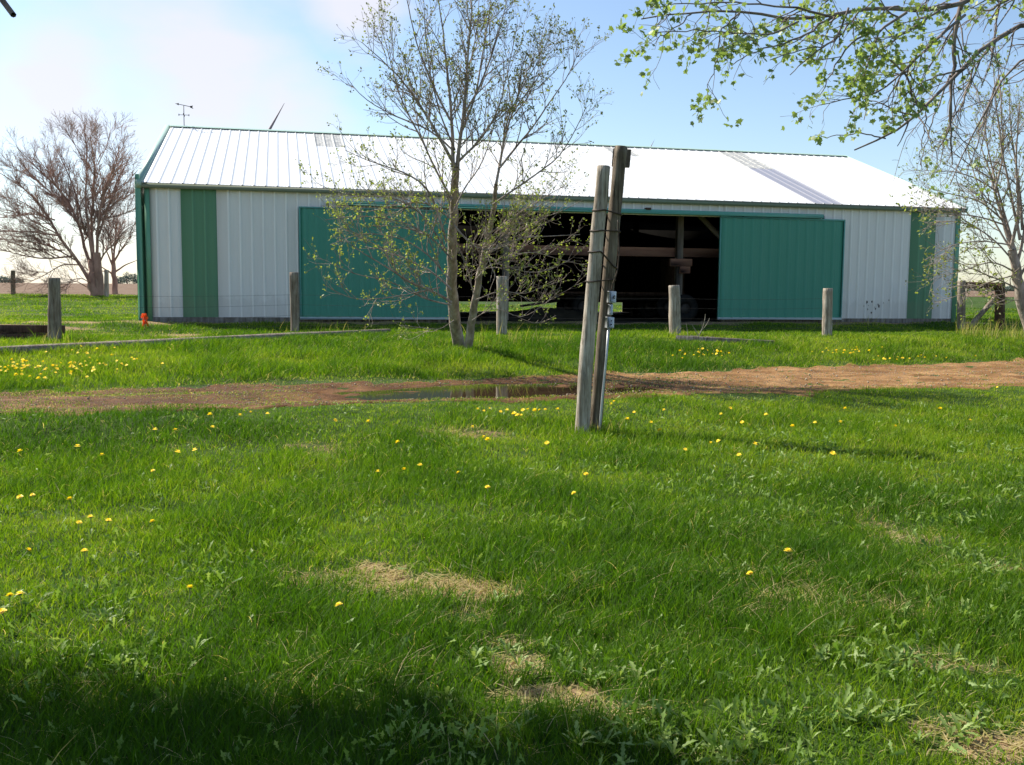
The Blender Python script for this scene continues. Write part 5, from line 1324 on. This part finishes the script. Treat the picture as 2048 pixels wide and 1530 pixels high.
w = bpy.data.worlds.new('World'); scene.world = w; w.use_nodes = True
nt = w.node_tree; nt.nodes.clear()
out = nt.nodes.new('ShaderNodeOutputWorld'); bg = nt.nodes.new('ShaderNodeBackground'); bg.inputs['Strength'].default_value = .085
sky = nt.nodes.new('ShaderNodeTexSky'); sky.sky_type = 'NISHITA'; sky.sun_disc = False
sky.sun_elevation = SUN_EL; sky.sun_rotation = math.atan2(sh[0], sh[1]); sky.air_density = 1.0; sky.dust_density = .7; sky.ozone_density = 1.8; sky.altitude = 200
tc = nt.nodes.new('ShaderNodeTexCoord'); mp = nt.nodes.new('ShaderNodeMapping'); mp.inputs['Scale'].default_value = (1, 1, 2.2); L(nt, tc.outputs['Generated'], mp.inputs[0])
n1 = nt.nodes.new('ShaderNodeTexNoise'); n1.inputs['Scale'].default_value = 2.6; n1.inputs['Detail'].default_value = 7; n1.inputs['Roughness'].default_value = .55; L(nt, mp.outputs[0], n1.inputs['Vector'])
sx_ = nt.nodes.new('ShaderNodeSeparateXYZ'); L(nt, tc.outputs['Generated'], sx_.inputs[0])
# more cloud towards the west (left) and the horizon
mA = N(nt, 'ShaderNodeMath', operation='MULTIPLY_ADD'); L(nt, sx_.outputs['X'], mA.inputs[0]); mA.inputs[1].default_value = -.16; L(nt, n1.outputs['Fac'], mA.inputs[2])
mB = N(nt, 'ShaderNodeMath', operation='MULTIPLY_ADD'); L(nt, sx_.outputs['Z'], mB.inputs[0]); mB.inputs[1].default_value = -.35; L(nt, mA.outputs[0], mB.inputs[2])
cl = ramp(nt, [(.57, (0, 0, 0)), (.75, (.7, .7, .7))], mB.outputs[0])
# two nearer cumulus banks, by direction in the sky
acc = cl.outputs[0]
for (px, py, rad) in ((420, 165, .15), (700, 15, .07), (120, 190, .10), (560, 215, .09)):
    c_ = ray(px, py); c_ = c_ / np.linalg.norm(c_)
    vd = N(nt, 'ShaderNodeVectorMath', operation='DISTANCE'); L(nt, tc.outputs['Generated'], vd.inputs[0]); vd.inputs[1].default_value = tuple(c_)
    q1 = N(nt, 'ShaderNodeMath', operation='MULTIPLY_ADD'); L(nt, vd.outputs['Value'], q1.inputs[0]); q1.inputs[1].default_value = -.55 / rad; q1.inputs[2].default_value = .46
    n2 = nt.nodes.new('ShaderNodeTexNoise'); n2.inputs['Scale'].default_value = 6.5; n2.inputs['Detail'].default_value = 7; L(nt, mp.outputs[0], n2.inputs['Vector'])
    q2 = N(nt, 'ShaderNodeMath', operation='ADD'); L(nt, q1.outputs[0], q2.inputs[0]); L(nt, n2.outputs['Fac'], q2.inputs[1])
    r_ = ramp(nt, [(.44, (0, 0, 0)), (.86, (1, 1, 1))], q2.outputs[0])
    mm = N(nt, 'ShaderNodeMath', operation='MAXIMUM'); L(nt, acc, mm.inputs[0]); L(nt, r_.outputs[0], mm.inputs[1]); acc = mm.outputs[0]
mC = N(nt, 'ShaderNodeMath', operation='MULTIPLY'); L(nt, acc, mC.inputs[0]); mC.inputs[1].default_value = .85
mx = N(nt, 'ShaderNodeMix', data_type='RGBA'); L(nt, mC.outputs[0], mx.inputs[0]); L(nt, sky.outputs[0], mx.inputs[6]); mx.inputs[7].default_value = (5.1, 5.0, 5.35, 1)
L(nt, mx.outputs[2], bg.inputs['Color']); L(nt, bg.outputs[0], out.inputs[0])

scene.view_settings.view_transform = 'Standard'
scene.view_settings.look = 'None'
scene.view_settings.gamma = 1.0
scene.view_settings.exposure = 1.1
scene.view_settings.use_curve_mapping = False
scene.render.engine = 'CYCLES'
scene.cycles.max_bounces = 8
scene.cycles.diffuse_bounces = 4
scene.cycles.transmission_bounces = 4
scene.cycles.use_denoising = True
